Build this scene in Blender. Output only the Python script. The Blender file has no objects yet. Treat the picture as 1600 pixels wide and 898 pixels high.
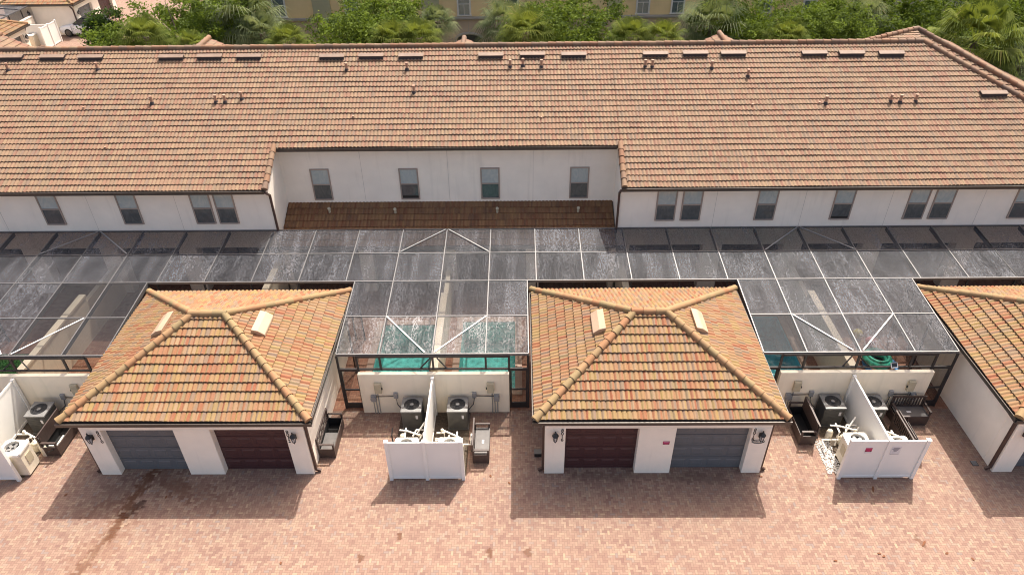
import bpy, bmesh, math, random
import numpy as np
from mathutils import Vector, Matrix

random.seed(7)
SC = bpy.context.scene
COL = SC.collection
R = math.radians

# ------------------------------------------------------------------ camera
PITCH, YAW, ROLL, CAM_H = 0.6300, 0.0132, -0.0136, 19.8485
cp, sp = math.cos(PITCH), math.sin(PITCH)
fw = Vector((0, cp, -sp)); up = Vector((0, sp, cp)); rt = Vector((1, 0, 0))
c_, s_ = math.cos(ROLL), math.sin(ROLL)
rt, up = rt * c_ + up * s_, up * c_ - rt * s_
ZR = Matrix.Rotation(YAW, 3, 'Z')
fw, up, rt = ZR @ fw, ZR @ up, ZR @ rt
cam_data = bpy.data.cameras.new("camera")
cam = bpy.data.objects.new("camera", cam_data)
COL.objects.link(cam)
cam.matrix_world = Matrix(((rt.x, up.x, -fw.x, 0), (rt.y, up.y, -fw.y, 0), (rt.z, up.z, -fw.z, CAM_H), (0, 0, 0, 1)))
cam_data.sensor_width = 36.0
cam_data.lens = 1103.0 * 36.0 / 1600.0
cam_data.clip_start = 0.1
cam_data.clip_end = 3000
SC.camera = cam

# ------------------------------------------------------------------ world, sun, exposure
SUN_DIR = Vector((0.25, 0.53, 1.0)).normalized()
SUN_EL = math.asin(SUN_DIR.z)
SUN_AZ = math.atan2(SUN_DIR.x, SUN_DIR.y)
world = bpy.data.worlds.new("World"); SC.world = world; world.use_nodes = True
wt = world.node_tree; wt.nodes.clear()
sky = wt.nodes.new("ShaderNodeTexSky"); sky.sky_type = 'NISHITA'; sky.sun_disc = False
sky.sun_elevation = SUN_EL; sky.sun_rotation = SUN_AZ; sky.dust_density = 4.0; sky.air_density = 0.55; sky.ozone_density = 0.3
bg = wt.nodes.new("ShaderNodeBackground"); bg.inputs[1].default_value = 0.15
wo = wt.nodes.new("ShaderNodeOutputWorld")
wb = wt.nodes.new("ShaderNodeMix"); wb.data_type = 'RGBA'; wb.blend_type = 'MULTIPLY'; wb.inputs[0].default_value = 1.0
wb.inputs[7].default_value = (1.06, 0.98, 0.86, 1)          # the photograph's white balance
wt.links.new(sky.outputs[0], wb.inputs[6]); wt.links.new(wb.outputs[2], bg.inputs[0]); wt.links.new(bg.outputs[0], wo.inputs[0])
sun_d = bpy.data.lights.new("sun", 'SUN'); sun_d.energy = 2.75; sun_d.angle = R(0.5); sun_d.color = (1.0, 0.95, 0.87)
sun = bpy.data.objects.new("sun", sun_d); COL.objects.link(sun)
sun.rotation_euler = SUN_DIR.to_track_quat('Z', 'Y').to_euler(); sun.location = (10, 20, 60)
SC.view_settings.view_transform = 'Standard'; SC.view_settings.look = 'None'
SC.view_settings.exposure = 1.34; SC.view_settings.gamma = 1.0
SC.view_settings.use_curve_mapping = False
SC.cycles.pixel_filter_type = 'BLACKMAN_HARRIS'; SC.cycles.filter_width = 1.05
SC.cycles.max_bounces = 8; SC.cycles.transparent_max_bounces = 24

# ------------------------------------------------------------------ node helpers
class NT:
    def __init__(s, name):
        s.m = bpy.data.materials.new(name); s.m.use_nodes = True
        s.t = s.m.node_tree; s.t.nodes.clear()
        s.out = s.t.nodes.new("ShaderNodeOutputMaterial")
    def n(s, typ, **kw):
        x = s.t.nodes.new(typ)
        for k, v in kw.items(): setattr(x, k, v)
        return x
    def put(s, sock, v):
        if isinstance(v, bpy.types.NodeSocket): s.t.links.new(v, sock)
        else: sock.default_value = v
    def math(s, op, a, b=None, c=None, clamp=False):
        x = s.n("ShaderNodeMath", operation=op, use_clamp=clamp)
        s.put(x.inputs[0], a)
        if b is not None: s.put(x.inputs[1], b)
        if c is not None: s.put(x.inputs[2], c)
        return x.outputs[0]
    def coord(s, kind="Object"):
        return s.n("ShaderNodeTexCoord").outputs[kind]
    def sep(s, v):
        x = s.n("ShaderNodeSeparateXYZ"); s.put(x.inputs[0], v); return x.outputs
    def comb(s, x, y, z=0.0):
        c = s.n("ShaderNodeCombineXYZ")
        for i, v in enumerate((x, y, z)): s.put(c.inputs[i], v)
        return c.outputs[0]
    def mapv(s, v, scale=(1, 1, 1), loc=(0, 0, 0), rot=(0, 0, 0)):
        m = s.n("ShaderNodeMapping"); s.put(m.inputs[0], v)
        m.inputs[1].default_value = loc; m.inputs[2].default_value = rot; m.inputs[3].default_value = scale
        return m.outputs[0]
    def noise(s, v, scale=5, detail=3, rough=0.55, dist=0.0):
        x = s.n("ShaderNodeTexNoise"); s.put(x.inputs["Vector"], v)
        x.inputs["Scale"].default_value = scale; x.inputs["Detail"].default_value = detail
        x.inputs["Roughness"].default_value = rough; x.inputs["Distortion"].default_value = dist
        return x.outputs["Fac"]
    def white(s, v):
        x = s.n("ShaderNodeTexWhiteNoise", noise_dimensions='3D'); s.put(x.inputs[0], v); return x.outputs["Value"]
    def ramp(s, fac, stops, interp='LINEAR'):
        x = s.n("ShaderNodeValToRGB"); r = x.color_ramp; r.interpolation = interp
        while len(r.elements) < len(stops): r.elements.new(0.5)
        for e, (p, c) in zip(r.elements, stops):
            e.position = p; e.color = (c[0], c[1], c[2], 1) if len(c) == 3 else c
        s.put(x.inputs[0], fac); return x.outputs[0]
    def rng(s, v, a, b, c=0.0, d=1.0, smooth=False):
        x = s.n("ShaderNodeMapRange"); x.clamp = True
        if smooth: x.interpolation_type = 'SMOOTHSTEP'
        s.put(x.inputs[0], v)
        for i, k in enumerate((a, b, c, d)): s.put(x.inputs[1 + i], k)
        return x.outputs[0]
    def mix(s, f, a, b, blend='MIX'):
        x = s.n("ShaderNodeMix", data_type='RGBA', blend_type=blend)
        s.put(x.inputs[0], f)
        for i, v in ((6, a), (7, b)):
            if isinstance(v, tuple) and len(v) == 3: v = (*v, 1)
            s.put(x.inputs[i], v)
        return x.outputs[2]
    def bump(s, h, strength=0.3, dist=0.02):
        x = s.n("ShaderNodeBump"); x.inputs["Strength"].default_value = strength
        x.inputs["Distance"].default_value = dist; s.put(x.inputs["Height"], h); return x.outputs[0]
    def bsdf(s, color, rough=0.6, metal=0.0, spec=0.5, normal=None, **kw):
        b = s.n("ShaderNodeBsdfPrincipled")
        if isinstance(color, tuple) and len(color) == 3: color = (*color, 1)
        s.put(b.inputs["Base Color"], color); s.put(b.inputs["Roughness"], rough); s.put(b.inputs["Metallic"], metal)
        b.inputs["Specular IOR Level"].default_value = spec
        if normal is not None: s.put(b.inputs["Normal"], normal)
        for k, v in kw.items(): s.put(b.inputs[k], v)
        return b.outputs[0]
    def end(s, sh):
        s.t.links.new(sh, s.out.inputs[0]); return s.m

def simple(name, col, rough=0.6, metal=0.0, spec=0.5, var=0.12, scale=3.0):
    t = NT(name); v = t.coord()
    n = t.noise(v, scale, 4)
    lo = tuple(x * (1 - var) for x in col); hi = tuple(min(1, x * (1 + var)) for x in col)
    return t.end(t.bsdf(t.ramp(n, [(0.3, lo), (0.7, hi)]), rough, metal, spec))

def stucco(name, col, dirt=0.25, dirtcol=(0.30, 0.25, 0.20)):
    t = NT(name); v = t.coord()
    n = t.noise(v, 1.1, 5); f = t.noise(v, 28, 3)
    st = t.noise(t.mapv(v, (2.6, 2.6, 0.22)), 1.3, 4)
    c = t.ramp(n, [(0.25, tuple(x * 0.93 for x in col)), (0.75, tuple(min(1, x * 1.05) for x in col))])
    c = t.mix(t.math('MULTIPLY', t.rng(st, 0.58, 0.8), dirt), c, dirtcol)
    return t.end(t.bsdf(c, 0.85, 0, 0.25, t.bump(f, 0.25, 0.01)))

def tile_mat(name, stops, dirt=0.2, dirtcol=(0.10, 0.075, 0.055), patch=0.25, fade=0.0):
    t = NT(name)
    uv = t.sep(t.coord("UV")); u, w = uv[0], uv[1]
    oi = t.n("ShaderNodeObjectInfo").outputs["Random"]
    seed = t.math('MULTIPLY', oi, 91.0)
    iu, iv = t.math('FLOOR', u), t.math('FLOOR', w)
    ut = t.math('FLOOR', t.math('MULTIPLY', u, 0.5))
    ra = t.white(t.comb(iu, iv, seed)); rb = t.white(t.comb(t.math('ADD', iu, 311.3), iv, seed))
    rt_ = t.white(t.comb(ut, t.math('ADD', iv, 77.1), seed))
    fu = t.math('FRACT', u); fv = t.math('FRACT', w)
    ca = t.ramp(ra, stops); cb = t.ramp(rb, stops); cc = t.ramp(rt_, stops)
    nz = t.noise(t.comb(t.math('MULTIPLY', u, 1.7), t.math('MULTIPLY', w, 0.9), seed), 1.0, 3)
    side = t.rng(t.math('ADD', fu, t.math('MULTIPLY', t.math('SUBTRACT', nz, 0.5), 0.9)), 0.42, 0.62, smooth=True)
    c = t.mix(side, ca, cb)
    c = t.mix(0.12, c, cc)
    v = t.coord()
    big = t.noise(v, 0.35, 4); mid = t.noise(v, 2.2, 4); fine = t.noise(v, 16, 3)
    if patch: c = t.mix(t.math('MULTIPLY', t.rng(big, 0.4, 0.7), patch), c, (0.24, 0.150, 0.098))
    if fade: c = t.mix(fade, c, (0.24, 0.150, 0.098))
    c = t.mix(t.math('MULTIPLY', t.rng(mid, 0.52, 0.78), dirt), c, dirtcol)
    c = t.mix(t.math('MULTIPLY', t.rng(fine, 0.55, 0.85), 0.25), c, (0.34, 0.26, 0.19))
    return t.end(t.bsdf(c, 0.8, 0, 0.25, t.bump(fine, 0.15, 0.01)))

# ------------------------------------------------------------------ materials
M = {}
GS = [(0.0, (0.25, 0.070, 0.038)), (0.13, (0.27, 0.115, 0.062)), (0.27, (0.28, 0.165, 0.085)), (0.42, (0.30, 0.195, 0.105)),
      (0.57, (0.29, 0.205, 0.075)), (0.69, (0.195, 0.155, 0.10)), (0.79, (0.20, 0.145, 0.120)), (0.90, (0.32, 0.225, 0.140)), (1.0, (0.27, 0.105, 0.060))]
MS = [(0.0, (0.20, 0.085, 0.062)), (0.15, (0.235, 0.120, 0.080)), (0.35, (0.235, 0.142, 0.090)), (0.55, (0.265, 0.170, 0.105)),
      (0.70, (0.205, 0.148, 0.092)), (0.85, (0.165, 0.120, 0.095)), (1.0, (0.29, 0.200, 0.115))]
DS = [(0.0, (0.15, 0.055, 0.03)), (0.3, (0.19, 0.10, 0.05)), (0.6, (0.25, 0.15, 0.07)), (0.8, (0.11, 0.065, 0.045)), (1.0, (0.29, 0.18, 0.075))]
def soften(stops, k, tint=(1, 1, 1)):
    m = [sum(c[i] for _, c in stops) / len(stops) for i in range(3)]
    return [(p, tuple((c[i] * (1 - k) + m[i] * k) * tint[i] for i in range(3))) for p, c in stops]
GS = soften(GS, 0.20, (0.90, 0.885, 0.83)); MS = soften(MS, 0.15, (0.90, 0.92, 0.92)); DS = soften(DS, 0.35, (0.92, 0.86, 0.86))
M['tile_g'] = tile_mat("garage_roof_tile", GS, 0.10, patch=0.0)
M['tile_m'] = tile_mat("main_roof_tile", MS, 0.42, patch=0.28, fade=0.10)
M['tile_d'] = tile_mat("shade_darkened_roof_tile", DS, 0.5, patch=0.0, dirtcol=(0.06, 0.04, 0.03))  # lower roof: recess shade put into the darker stops and dirt colour
M['cap_g'] = tile_mat("garage_ridge_tile", [(0, (0.286, 0.131, 0.065)), (0.3, (0.312, 0.186, 0.096)), (0.6, (0.274, 0.193, 0.096)), (0.8, (0.228, 0.172, 0.089)), (1, (0.312, 0.159, 0.083))], 0.15, patch=0.0, dirtcol=(0.22, 0.17, 0.07))
M['cap_m'] = tile_mat("main_ridge_tile", [(0, (0.195, 0.097, 0.058)), (0.4, (0.235, 0.138, 0.083)), (0.7, (0.156, 0.103, 0.076)), (1, (0.247, 0.165, 0.103))], 0.35, patch=0.0)
M['vent_tan'] = simple("painted_roof_vent", (0.40, 0.28, 0.19), 0.6, var=0.06)
M['vent_clay'] = simple("clay_roof_vent", (0.36, 0.21, 0.14), 0.7, var=0.15)
M['vent_lid'] = simple("clay_vent_lid", (0.20, 0.135, 0.098), 0.7, var=0.15)
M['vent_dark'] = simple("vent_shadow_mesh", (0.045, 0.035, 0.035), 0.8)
M['wall'] = stucco("white_stucco", (0.92, 0.83, 0.71), 0.16)
M['wall_garage'] = stucco("garage_stucco", (0.91, 0.82, 0.69), 0.12)
M['wall_cream'] = stucco("cream_stucco", (0.87, 0.76, 0.59), 0.22, (0.33, 0.30, 0.16))
M['bronze'] = simple("bronze_gutter", (0.075, 0.062, 0.052), 0.4, 0.25, 0.6)
M['brown_pipe'] = simple("brown_downspout", (0.075, 0.04, 0.03), 0.5)
M['door_maroon'] = simple("maroon_door_paint", (0.066, 0.026, 0.027), 0.45, var=0.08)
M['door_grey'] = simple("grey_door_paint", (0.13, 0.135, 0.14), 0.45, var=0.06)
M['vinyl'] = simple("white_vinyl", (0.80, 0.78, 0.73), 0.4, var=0.03, scale=1.0)
M['cage'] = simple("bronze_cage_frame", (0.155, 0.15, 0.15), 0.50, 0.55, 0.6, var=0.1)
M['brace_grey'] = simple("pale_brace", (0.27, 0.265, 0.26), 0.5, 0.2)
M['cage_post'] = simple("bronze_cage_post", (0.035, 0.03, 0.03), 0.45, 0.2)
M['black'] = simple("black_metal", (0.02, 0.018, 0.017), 0.45)
M['lantern_glass'] = simple("lantern_glass", (0.45, 0.45, 0.45), 0.15)
M['frame_tan'] = simple("taupe_window_frame", (0.36, 0.285, 0.235), 0.5, var=0.05)
M['ac_grey'] = simple("condenser_grey", (0.135, 0.13, 0.12), 0.5, 0.2)
M['ac_lid'] = simple("condenser_lid", (0.19, 0.187, 0.18), 0.5, 0.1)
M['ac_dark'] = simple("fan_dark", (0.03, 0.03, 0.033), 0.5)
M['cream_plastic'] = simple("cream_plastic", (0.70, 0.63, 0.49), 0.45, var=0.1)
M['white_plastic'] = simple("white_plastic", (0.78, 0.75, 0.68), 0.4, var=0.06)
M['bench'] = simple("brown_resin", (0.060, 0.040, 0.034), 0.5, var=0.2, scale=8)
M['bench_seat'] = simple("grey_resin_seat", (0.105, 0.095, 0.09), 0.5, var=0.2)
M['bench_in'] = simple("bench_inside", (0.010, 0.009, 0.009), 0.8)
M['meter_box'] = simple("beige_meter_box", (0.46, 0.40, 0.28), 0.5)
M['meter_grey'] = simple("grey_meter", (0.30, 0.30, 0.30), 0.4, 0.2)
M['conduit'] = simple("grey_conduit", (0.32, 0.30, 0.27), 0.5)
M['cable'] = simple("dark_cable", (0.06, 0.055, 0.05), 0.5)
M['paper'] = simple("white_paper", (0.66, 0.64, 0.64), 0.7)
M['print_grey'] = simple("grey_print", (0.24, 0.22, 0.24), 0.7)
M['sign_red'] = simple("magenta_sign", (0.42, 0.02, 0.10), 0.5)
M['sign_dark'] = simple("dark_sign_print", (0.08, 0.01, 0.02), 0.5)
M['sign_pink'] = simple("pink_sign_print", (0.62, 0.25, 0.36), 0.5)
M['soil'] = simple("dark_mulch", (0.075, 0.055, 0.038), 0.95, var=0.5, scale=14)
M['pebble'] = simple("pale_pebbles", (0.52, 0.50, 0.47), 0.8, var=0.4, scale=20)
M['turf'] = simple("artificial_turf", (0.03, 0.13, 0.02), 0.9, var=0.3, scale=20)
M['coping'] = simple("pool_coping", (0.36, 0.25, 0.19), 0.7)
M['pool_shell'] = simple("pool_plaster", (0.27, 0.62, 0.60), 0.6, var=0.35, scale=5)
M['pool_blue'] = simple("blue_pool_plaster", (0.10, 0.44, 0.55), 0.6, var=0.3, scale=5)
M['float_green'] = simple("green_vinyl_float", (0.06, 0.46, 0.32), 0.3, var=0.6, scale=5)
M['float_blue'] = simple("blue_vinyl_float", (0.02, 0.16, 0.40), 0.3, var=0.4)
M['ball_red'] = simple("red_ball", (0.55, 0.03, 0.03), 0.35)
M['ball_yellow'] = simple("yellow_ball", (0.55, 0.45, 0.08), 0.35)
M['ochre'] = stucco("ochre_siding", (0.72, 0.53, 0.27), 0.12)
M['taupe_stone'] = stucco("taupe_stonework", (0.46, 0.35, 0.26), 0.2)
M['cornice'] = stucco("grey_cornice", (0.33, 0.30, 0.26), 0.2)
M['sage'] = stucco("sage_pilaster", (0.40, 0.36, 0.22), 0.1)
M['trim'] = simple("pale_window_trim", (0.62, 0.58, 0.52), 0.6)
M['grey_wall'] = stucco("grey_stucco", (0.52, 0.47, 0.42), 0.15)
M['car_white'] = simple("white_car_paint", (0.80, 0.80, 0.81), 0.15, var=0.01)
M['car_glass'] = simple("dark_car_glass", (0.015, 0.017, 0.02), 0.05)
M['tyre'] = simple("black_tyre", (0.02, 0.02, 0.02), 0.8)
M['rim'] = simple("alloy_rim", (0.12, 0.12, 0.12), 0.3, 0.8)
M['bark'] = simple("tree_bark", (0.16, 0.12, 0.09), 0.9, var=0.3, scale=8)
M['dead_leaf'] = simple("dry_brown_leaf", (0.16, 0.06, 0.025), 0.9, var=0.4)
M['asphalt'] = simple("road_asphalt", (0.06, 0.06, 0.06), 0.9, var=0.2)
M['interior'] = simple("dark_lanai_interior", (0.05, 0.045, 0.04), 0.9)
M['lanai_wall'] = stucco('shade_darkened_lanai_stucco', (0.16, 0.13, 0.11), 0.1)  # stucco darkened: the deep lanai shade is put into its colour
M['joint'] = simple('stucco_joint', (0.60, 0.53, 0.45), 0.85)
M['wicker'] = simple("dark_wicker", (0.04, 0.03, 0.025), 0.8)
M['cushion'] = simple("green_cushion", (0.07, 0.16, 0.12), 0.9)
M['lavender'] = simple("lavender_cushion", (0.26, 0.24, 0.42), 0.9)

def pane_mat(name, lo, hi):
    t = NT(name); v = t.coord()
    n = t.noise(t.mapv(v, (2.0, 2.0, 1.2)), 1.6, 2, 0.5, 2.5)  # swirled noise paints cloudy reflections into the pane colour
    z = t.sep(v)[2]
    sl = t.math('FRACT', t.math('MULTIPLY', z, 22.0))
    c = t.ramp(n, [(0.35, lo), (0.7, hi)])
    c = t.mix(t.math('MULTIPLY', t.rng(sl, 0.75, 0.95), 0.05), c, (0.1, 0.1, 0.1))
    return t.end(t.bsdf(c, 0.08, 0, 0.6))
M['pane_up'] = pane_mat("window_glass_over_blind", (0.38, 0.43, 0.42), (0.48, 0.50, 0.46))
M['pane_low'] = pane_mat("window_insect_screen", (0.085, 0.09, 0.09), (0.12, 0.125, 0.12))
M['pane_far'] = pane_mat("far_window_glass", (0.06, 0.09, 0.09), (0.12, 0.15, 0.14))

def screen_mat(name, lo, hi, col, vertical=False):
    t = NT(name); v = t.coord()
    oi = t.n("ShaderNodeObjectInfo").outputs["Random"]
    p = t.sep(v); off = t.math('MULTIPLY', oi, 37.0)
    q = t.comb(t.math('ADD', p[0], off), p[1], off)
    streak = t.noise(t.mapv(q, (2.0, 0.22, 1)), 1.0, 3, 0.5)
    fine = t.noise(t.mapv(q, (11, 1.1, 1)), 1.0, 2, 0.5)
    speck = t.noise(t.mapv(q, (30, 10, 1)), 1.0, 1, 0.5)
    blot = t.noise(q, 0.55, 3)
    clean = t.white(t.comb(oi, 3.3, 7.7))
    f = t.math('ADD', t.math('MULTIPLY', t.rng(streak, 0.40, 0.76, smooth=True), 0.42), t.math('MULTIPLY', t.rng(blot, 0.35, 0.7), 0.30))
    f = t.math('ADD', f, t.math('MULTIPLY', t.rng(fine, 0.35, 0.7), 0.20))
    f = t.math('MULTIPLY', t.math('ADD', f, 0.17), t.rng(clean, 0, 1, 0.65, 1.08))
    g = t.math('MULTIPLY', f, t.rng(speck, 0.34, 0.66, 0.35, 1.7))
    fac = t.rng(g, 0.0, 1.2, lo, hi)
    d = t.bsdf(t.mix(t.rng(g, 0.08, 1.15), (0.022, 0.024, 0.029), col), 0.6, 0.0, 0.2)
    tr = t.n("ShaderNodeBsdfTransparent").outputs[0]
    mx = t.n("ShaderNodeMixShader"); t.put(mx.inputs[0], fac)
    t.t.links.new(tr, mx.inputs[1]); t.t.links.new(d, mx.inputs[2])
    return t.end(mx.outputs[0])
M['screen'] = screen_mat("dusty_insect_screen", 0.53, 0.84, (0.125, 0.127, 0.140))
M['screen_clean'] = screen_mat("clean_insect_screen", 0.54, 0.60, (0.045, 0.045, 0.047))
M['screen_thin'] = screen_mat("thinly_dusty_insect_screen", 0.36, 0.72, (0.44, 0.43, 0.43))
M['screen_v'] = screen_mat("upright_insect_screen", 0.22, 0.32, (0.06, 0.06, 0.06))

def paver_mat(name, size, stops, stains=(), tint=None, dark=0.0):
    t = NT(name); v = t.coord()
    pv = t.mapv(v, (1 / size, 1 / size, 1)); p = t.sep(pv); x, y = p[0], p[1]
    i, j = t.math('FLOOR', x), t.math('FLOOR', y)
    k = t.math('FLOORED_MODULO', t.math('SUBTRACT', i, j), 4.0)
    isv = t.math('GREATER_THAN', k, 1.5)
    k2 = t.math('COMPARE', k, 2.0, 0.1)
    notv = t.math('SUBTRACT', 1.0, isv)
    ax = t.math('SUBTRACT', i, t.math('MULTIPLY', k, notv)); ay = t.math('SUBTRACT', j, k2)
    rid = t.white(t.comb(ax, ay, isv)); rid2 = t.white(t.comb(ax, ay, t.math('ADD', isv, 5.0)))
    lx, ly = t.math('SUBTRACT', x, ax), t.math('SUBTRACT', y, ay)
    w_, h_ = t.math('SUBTRACT', 2.0, isv), t.math('ADD', 1.0, isv)
    e = t.math('MINIMUM', t.math('MINIMUM', lx, t.math('SUBTRACT', w_, lx)), t.math('MINIMUM', ly, t.math('SUBTRACT', h_, ly)))
    c = t.ramp(rid, stops)
    big = t.noise(v, 0.22, 4); mid = t.noise(v, 1.1, 5, 0.6); fine = t.noise(v, 30, 2)
    c = t.mix(t.math('MULTIPLY', t.rng(big, 0.35, 0.7), 0.40), c, tint or (0.272, 0.175, 0.130))
    c = t.mix(t.math('MULTIPLY', t.rng(mid, 0.5, 0.8), 0.35), c, (0.20, 0.125, 0.10))
    c = t.mix(t.math('MULTIPLY', t.rng(rid2, 0, 1), 0.12), c, (0.08, 0.05, 0.04))
    c = t.mix(t.math('MULTIPLY', t.rng(fine, 0.5, 0.8), 0.12), c, (0.1, 0.06, 0.045))
    pw = t.sep(v)
    for (x0, y0, x1, y1, rad, stcol, amt) in stains:
        dx, dy = x1 - x0, y1 - y0; L2 = dx * dx + dy * dy + 1e-6
        px, py = t.math('SUBTRACT', pw[0], x0), t.math('SUBTRACT', pw[1], y0)
        tt = t.math('DIVIDE', t.math('ADD', t.math('MULTIPLY', px, dx), t.math('MULTIPLY', py, dy)), L2, clamp=True)
        qx, qy = t.math('SUBTRACT', px, t.math('MULTIPLY', tt, dx)), t.math('SUBTRACT', py, t.math('MULTIPLY', tt, dy))
        d = t.math('SQRT', t.math('ADD', t.math('MULTIPLY', qx, qx), t.math('MULTIPLY', qy, qy)))
        wob = t.math('MULTIPLY', t.math('SUBTRACT', t.noise(v, 2.2 / max(rad, 0.12) * 0.35, 4), 0.5), 2.2 * rad)
        wob2 = t.math('MULTIPLY', t.math('SUBTRACT', rid, 0.5), 0.7 * rad)
        msk = t.rng(t.math('ADD', t.math('ADD', d, wob), wob2), rad * 0.25, rad, 1.0, 0.0, True)
        c = t.mix(t.math('MULTIPLY', msk, amt), c, stcol)
    if dark: c = t.mix(dark, c, (0.02, 0.01, 0.01))
    joint = t.rng(e, 0.03, 0.11, 1.0, 0.0)
    c = t.mix(t.math('MULTIPLY', joint, 0.55), c, (0.11, 0.07, 0.055))
    hgt = t.math('SUBTRACT', 1.0, joint)
    return t.end(t.bsdf(c, 0.85, 0, 0.25, t.bump(hgt, 0.35, 0.006)))
PS = [(0.0, (0.245, 0.150, 0.118)), (0.15, (0.280, 0.176, 0.134)), (0.40, (0.312, 0.205, 0.152)), (0.65, (0.330, 0.225, 0.167)),
      (0.86, (0.370, 0.268, 0.188)), (0.93, (0.268, 0.208, 0.178)), (1.0, (0.425, 0.312, 0.208))]
RUST = (0.10, 0.038, 0.016)
STAINS = [(-13.3, 14.2, -14.0, 11.0, 0.8, (0.20, 0.10, 0.055), 0.28), (-12.3, 15.6, -10.2, 15.2, 0.6, (0.13, 0.07, 0.045), 0.4), (-14.8, 14.6, -13.6, 15.6, 0.6, (0.12, 0.07, 0.05), 0.35), (-12.9, 14.9, -13.2, 14.3, 0.28, (0.03, 0.012, 0.008), 0.75), (-13.0, 16.5, -13.35, 13.6, 0.26, RUST, 0.8), (-13.35, 13.9, -13.9, 11.6, 0.24, RUST, 0.5), (-12.6, 16.3, -11.6, 15.4, 0.5, RUST, 0.35),
          (-13.6, 15.2, -14.3, 14.5, 0.4, RUST, 0.30), (1.9, 16.1, 6.9, 15.9, 0.28, (0.09, 0.06, 0.045), 0.35),
          (-17.2, 12.75, -17.0, 12.75, 0.16, RUST, 0.5), (-5.05, 12.8, -5.05, 12.95, 0.12, RUST, 0.7), (-3.9, 13.55, -3.9, 13.7, 0.1, RUST, 0.7),
          (0.2, 13.1, 0.3, 13.0, 0.17, RUST, 0.6), (-1.0, 12.95, -1.0, 13.1, 0.12, RUST, 0.7), (12.6, 13.6, 12.7, 13.3, 0.12, RUST, 0.5),
          (9.5, 15.6, 10.3, 15.3, 0.25, RUST, 0.25)]
PS = [(p, (c[0] * 0.84, c[1] * 0.82, c[2] * 0.83)) for p, c in soften(PS, -0.15)]
M['paver'] = paver_mat("herringbone_paving", 0.082, PS, STAINS)
M['patio'] = paver_mat("patio_paving", 0.1, [(0, (0.24, 0.10, 0.06)), (0.5, (0.31, 0.155, 0.10)), (1, (0.36, 0.20, 0.13))], tint=(0.30, 0.16, 0.105))

def water_mat(name, col):
    t = NT(name); v = t.coord()
    n = t.noise(v, 5, 3, 0.5, 0.6)
    b = t.bump(n, 0.5, 0.06)
    g = t.n("ShaderNodeBsdfGlossy"); g.inputs["Roughness"].default_value = 0.03
    t.t.links.new(b, g.inputs["Normal"])
    tr = t.n("ShaderNodeBsdfTransparent"); tr.inputs[0].default_value = (*col, 1)
    mx = t.n("ShaderNodeMixShader"); mx.inputs[0].default_value = 0.08
    t.t.links.new(tr.outputs[0], mx.inputs[1]); t.t.links.new(g.outputs[0], mx.inputs[2])
    return t.end(mx.outputs[0])
M['water'] = water_mat("pool_water", (0.66, 0.93, 0.90))

def leaf_mat(name, lo, hi, yellow=None):
    t = NT(name); v = t.coord()
    n = t.noise(v, 1.2, 3); w = t.noise(v, 9, 2)
    uv = t.sep(t.coord("UV"))
    f = t.math('ADD', t.math('MULTIPLY', n, 0.5), t.math('MULTIPLY', uv[0], 0.5))
    c = t.ramp(f, [(0.25, lo), (0.75, hi)])
    if yellow: c = t.mix(t.rng(uv[0], 0.90, 0.98), c, yellow)
    d = t.bsdf(c, 0.75, 0, 0.12)
    tl = t.n("ShaderNodeBsdfTranslucent"); t.put(tl.inputs[0], t.mix(0.5, c, (hi[0] * 1.6, hi[1] * 1.6, hi[2] * 0.8)))
    mx = t.n("ShaderNodeMixShader"); mx.inputs[0].default_value = 0.30
    t.t.links.new(d, mx.inputs[1]); t.t.links.new(tl.outputs[0], mx.inputs[2])
    return t.end(mx.outputs[0])
M['leaf_oak'] = leaf_mat("oak_leaves", (0.014, 0.030, 0.005), (0.155, 0.215, 0.030))
M['leaf_palm'] = leaf_mat("palm_fronds", (0.055, 0.085, 0.014), (0.19, 0.22, 0.042), (0.38, 0.29, 0.12))
M['leaf_grey'] = leaf_mat("grey_palm_fronds", (0.045, 0.070, 0.028), (0.22, 0.25, 0.13), (0.34, 0.27, 0.15))
M['leaf_shrub'] = leaf_mat("shrub_leaves", (0.018, 0.040, 0.010), (0.060, 0.10, 0.020))

def grass_mat():
    t = NT("lawn_grass"); v = t.coord()
    n = t.noise(v, 0.5, 5); f = t.noise(v, 25, 3)
    c = t.ramp(t.math('ADD', t.math('MULTIPLY', n, 0.6), t.math('MULTIPLY', f, 0.4)), [(0.35, (0.03, 0.05, 0.012)), (0.65, (0.075, 0.10, 0.025))])
    return t.end(t.bsdf(c, 0.95, 0, 0.1))
M['grass'] = grass_mat()

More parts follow.
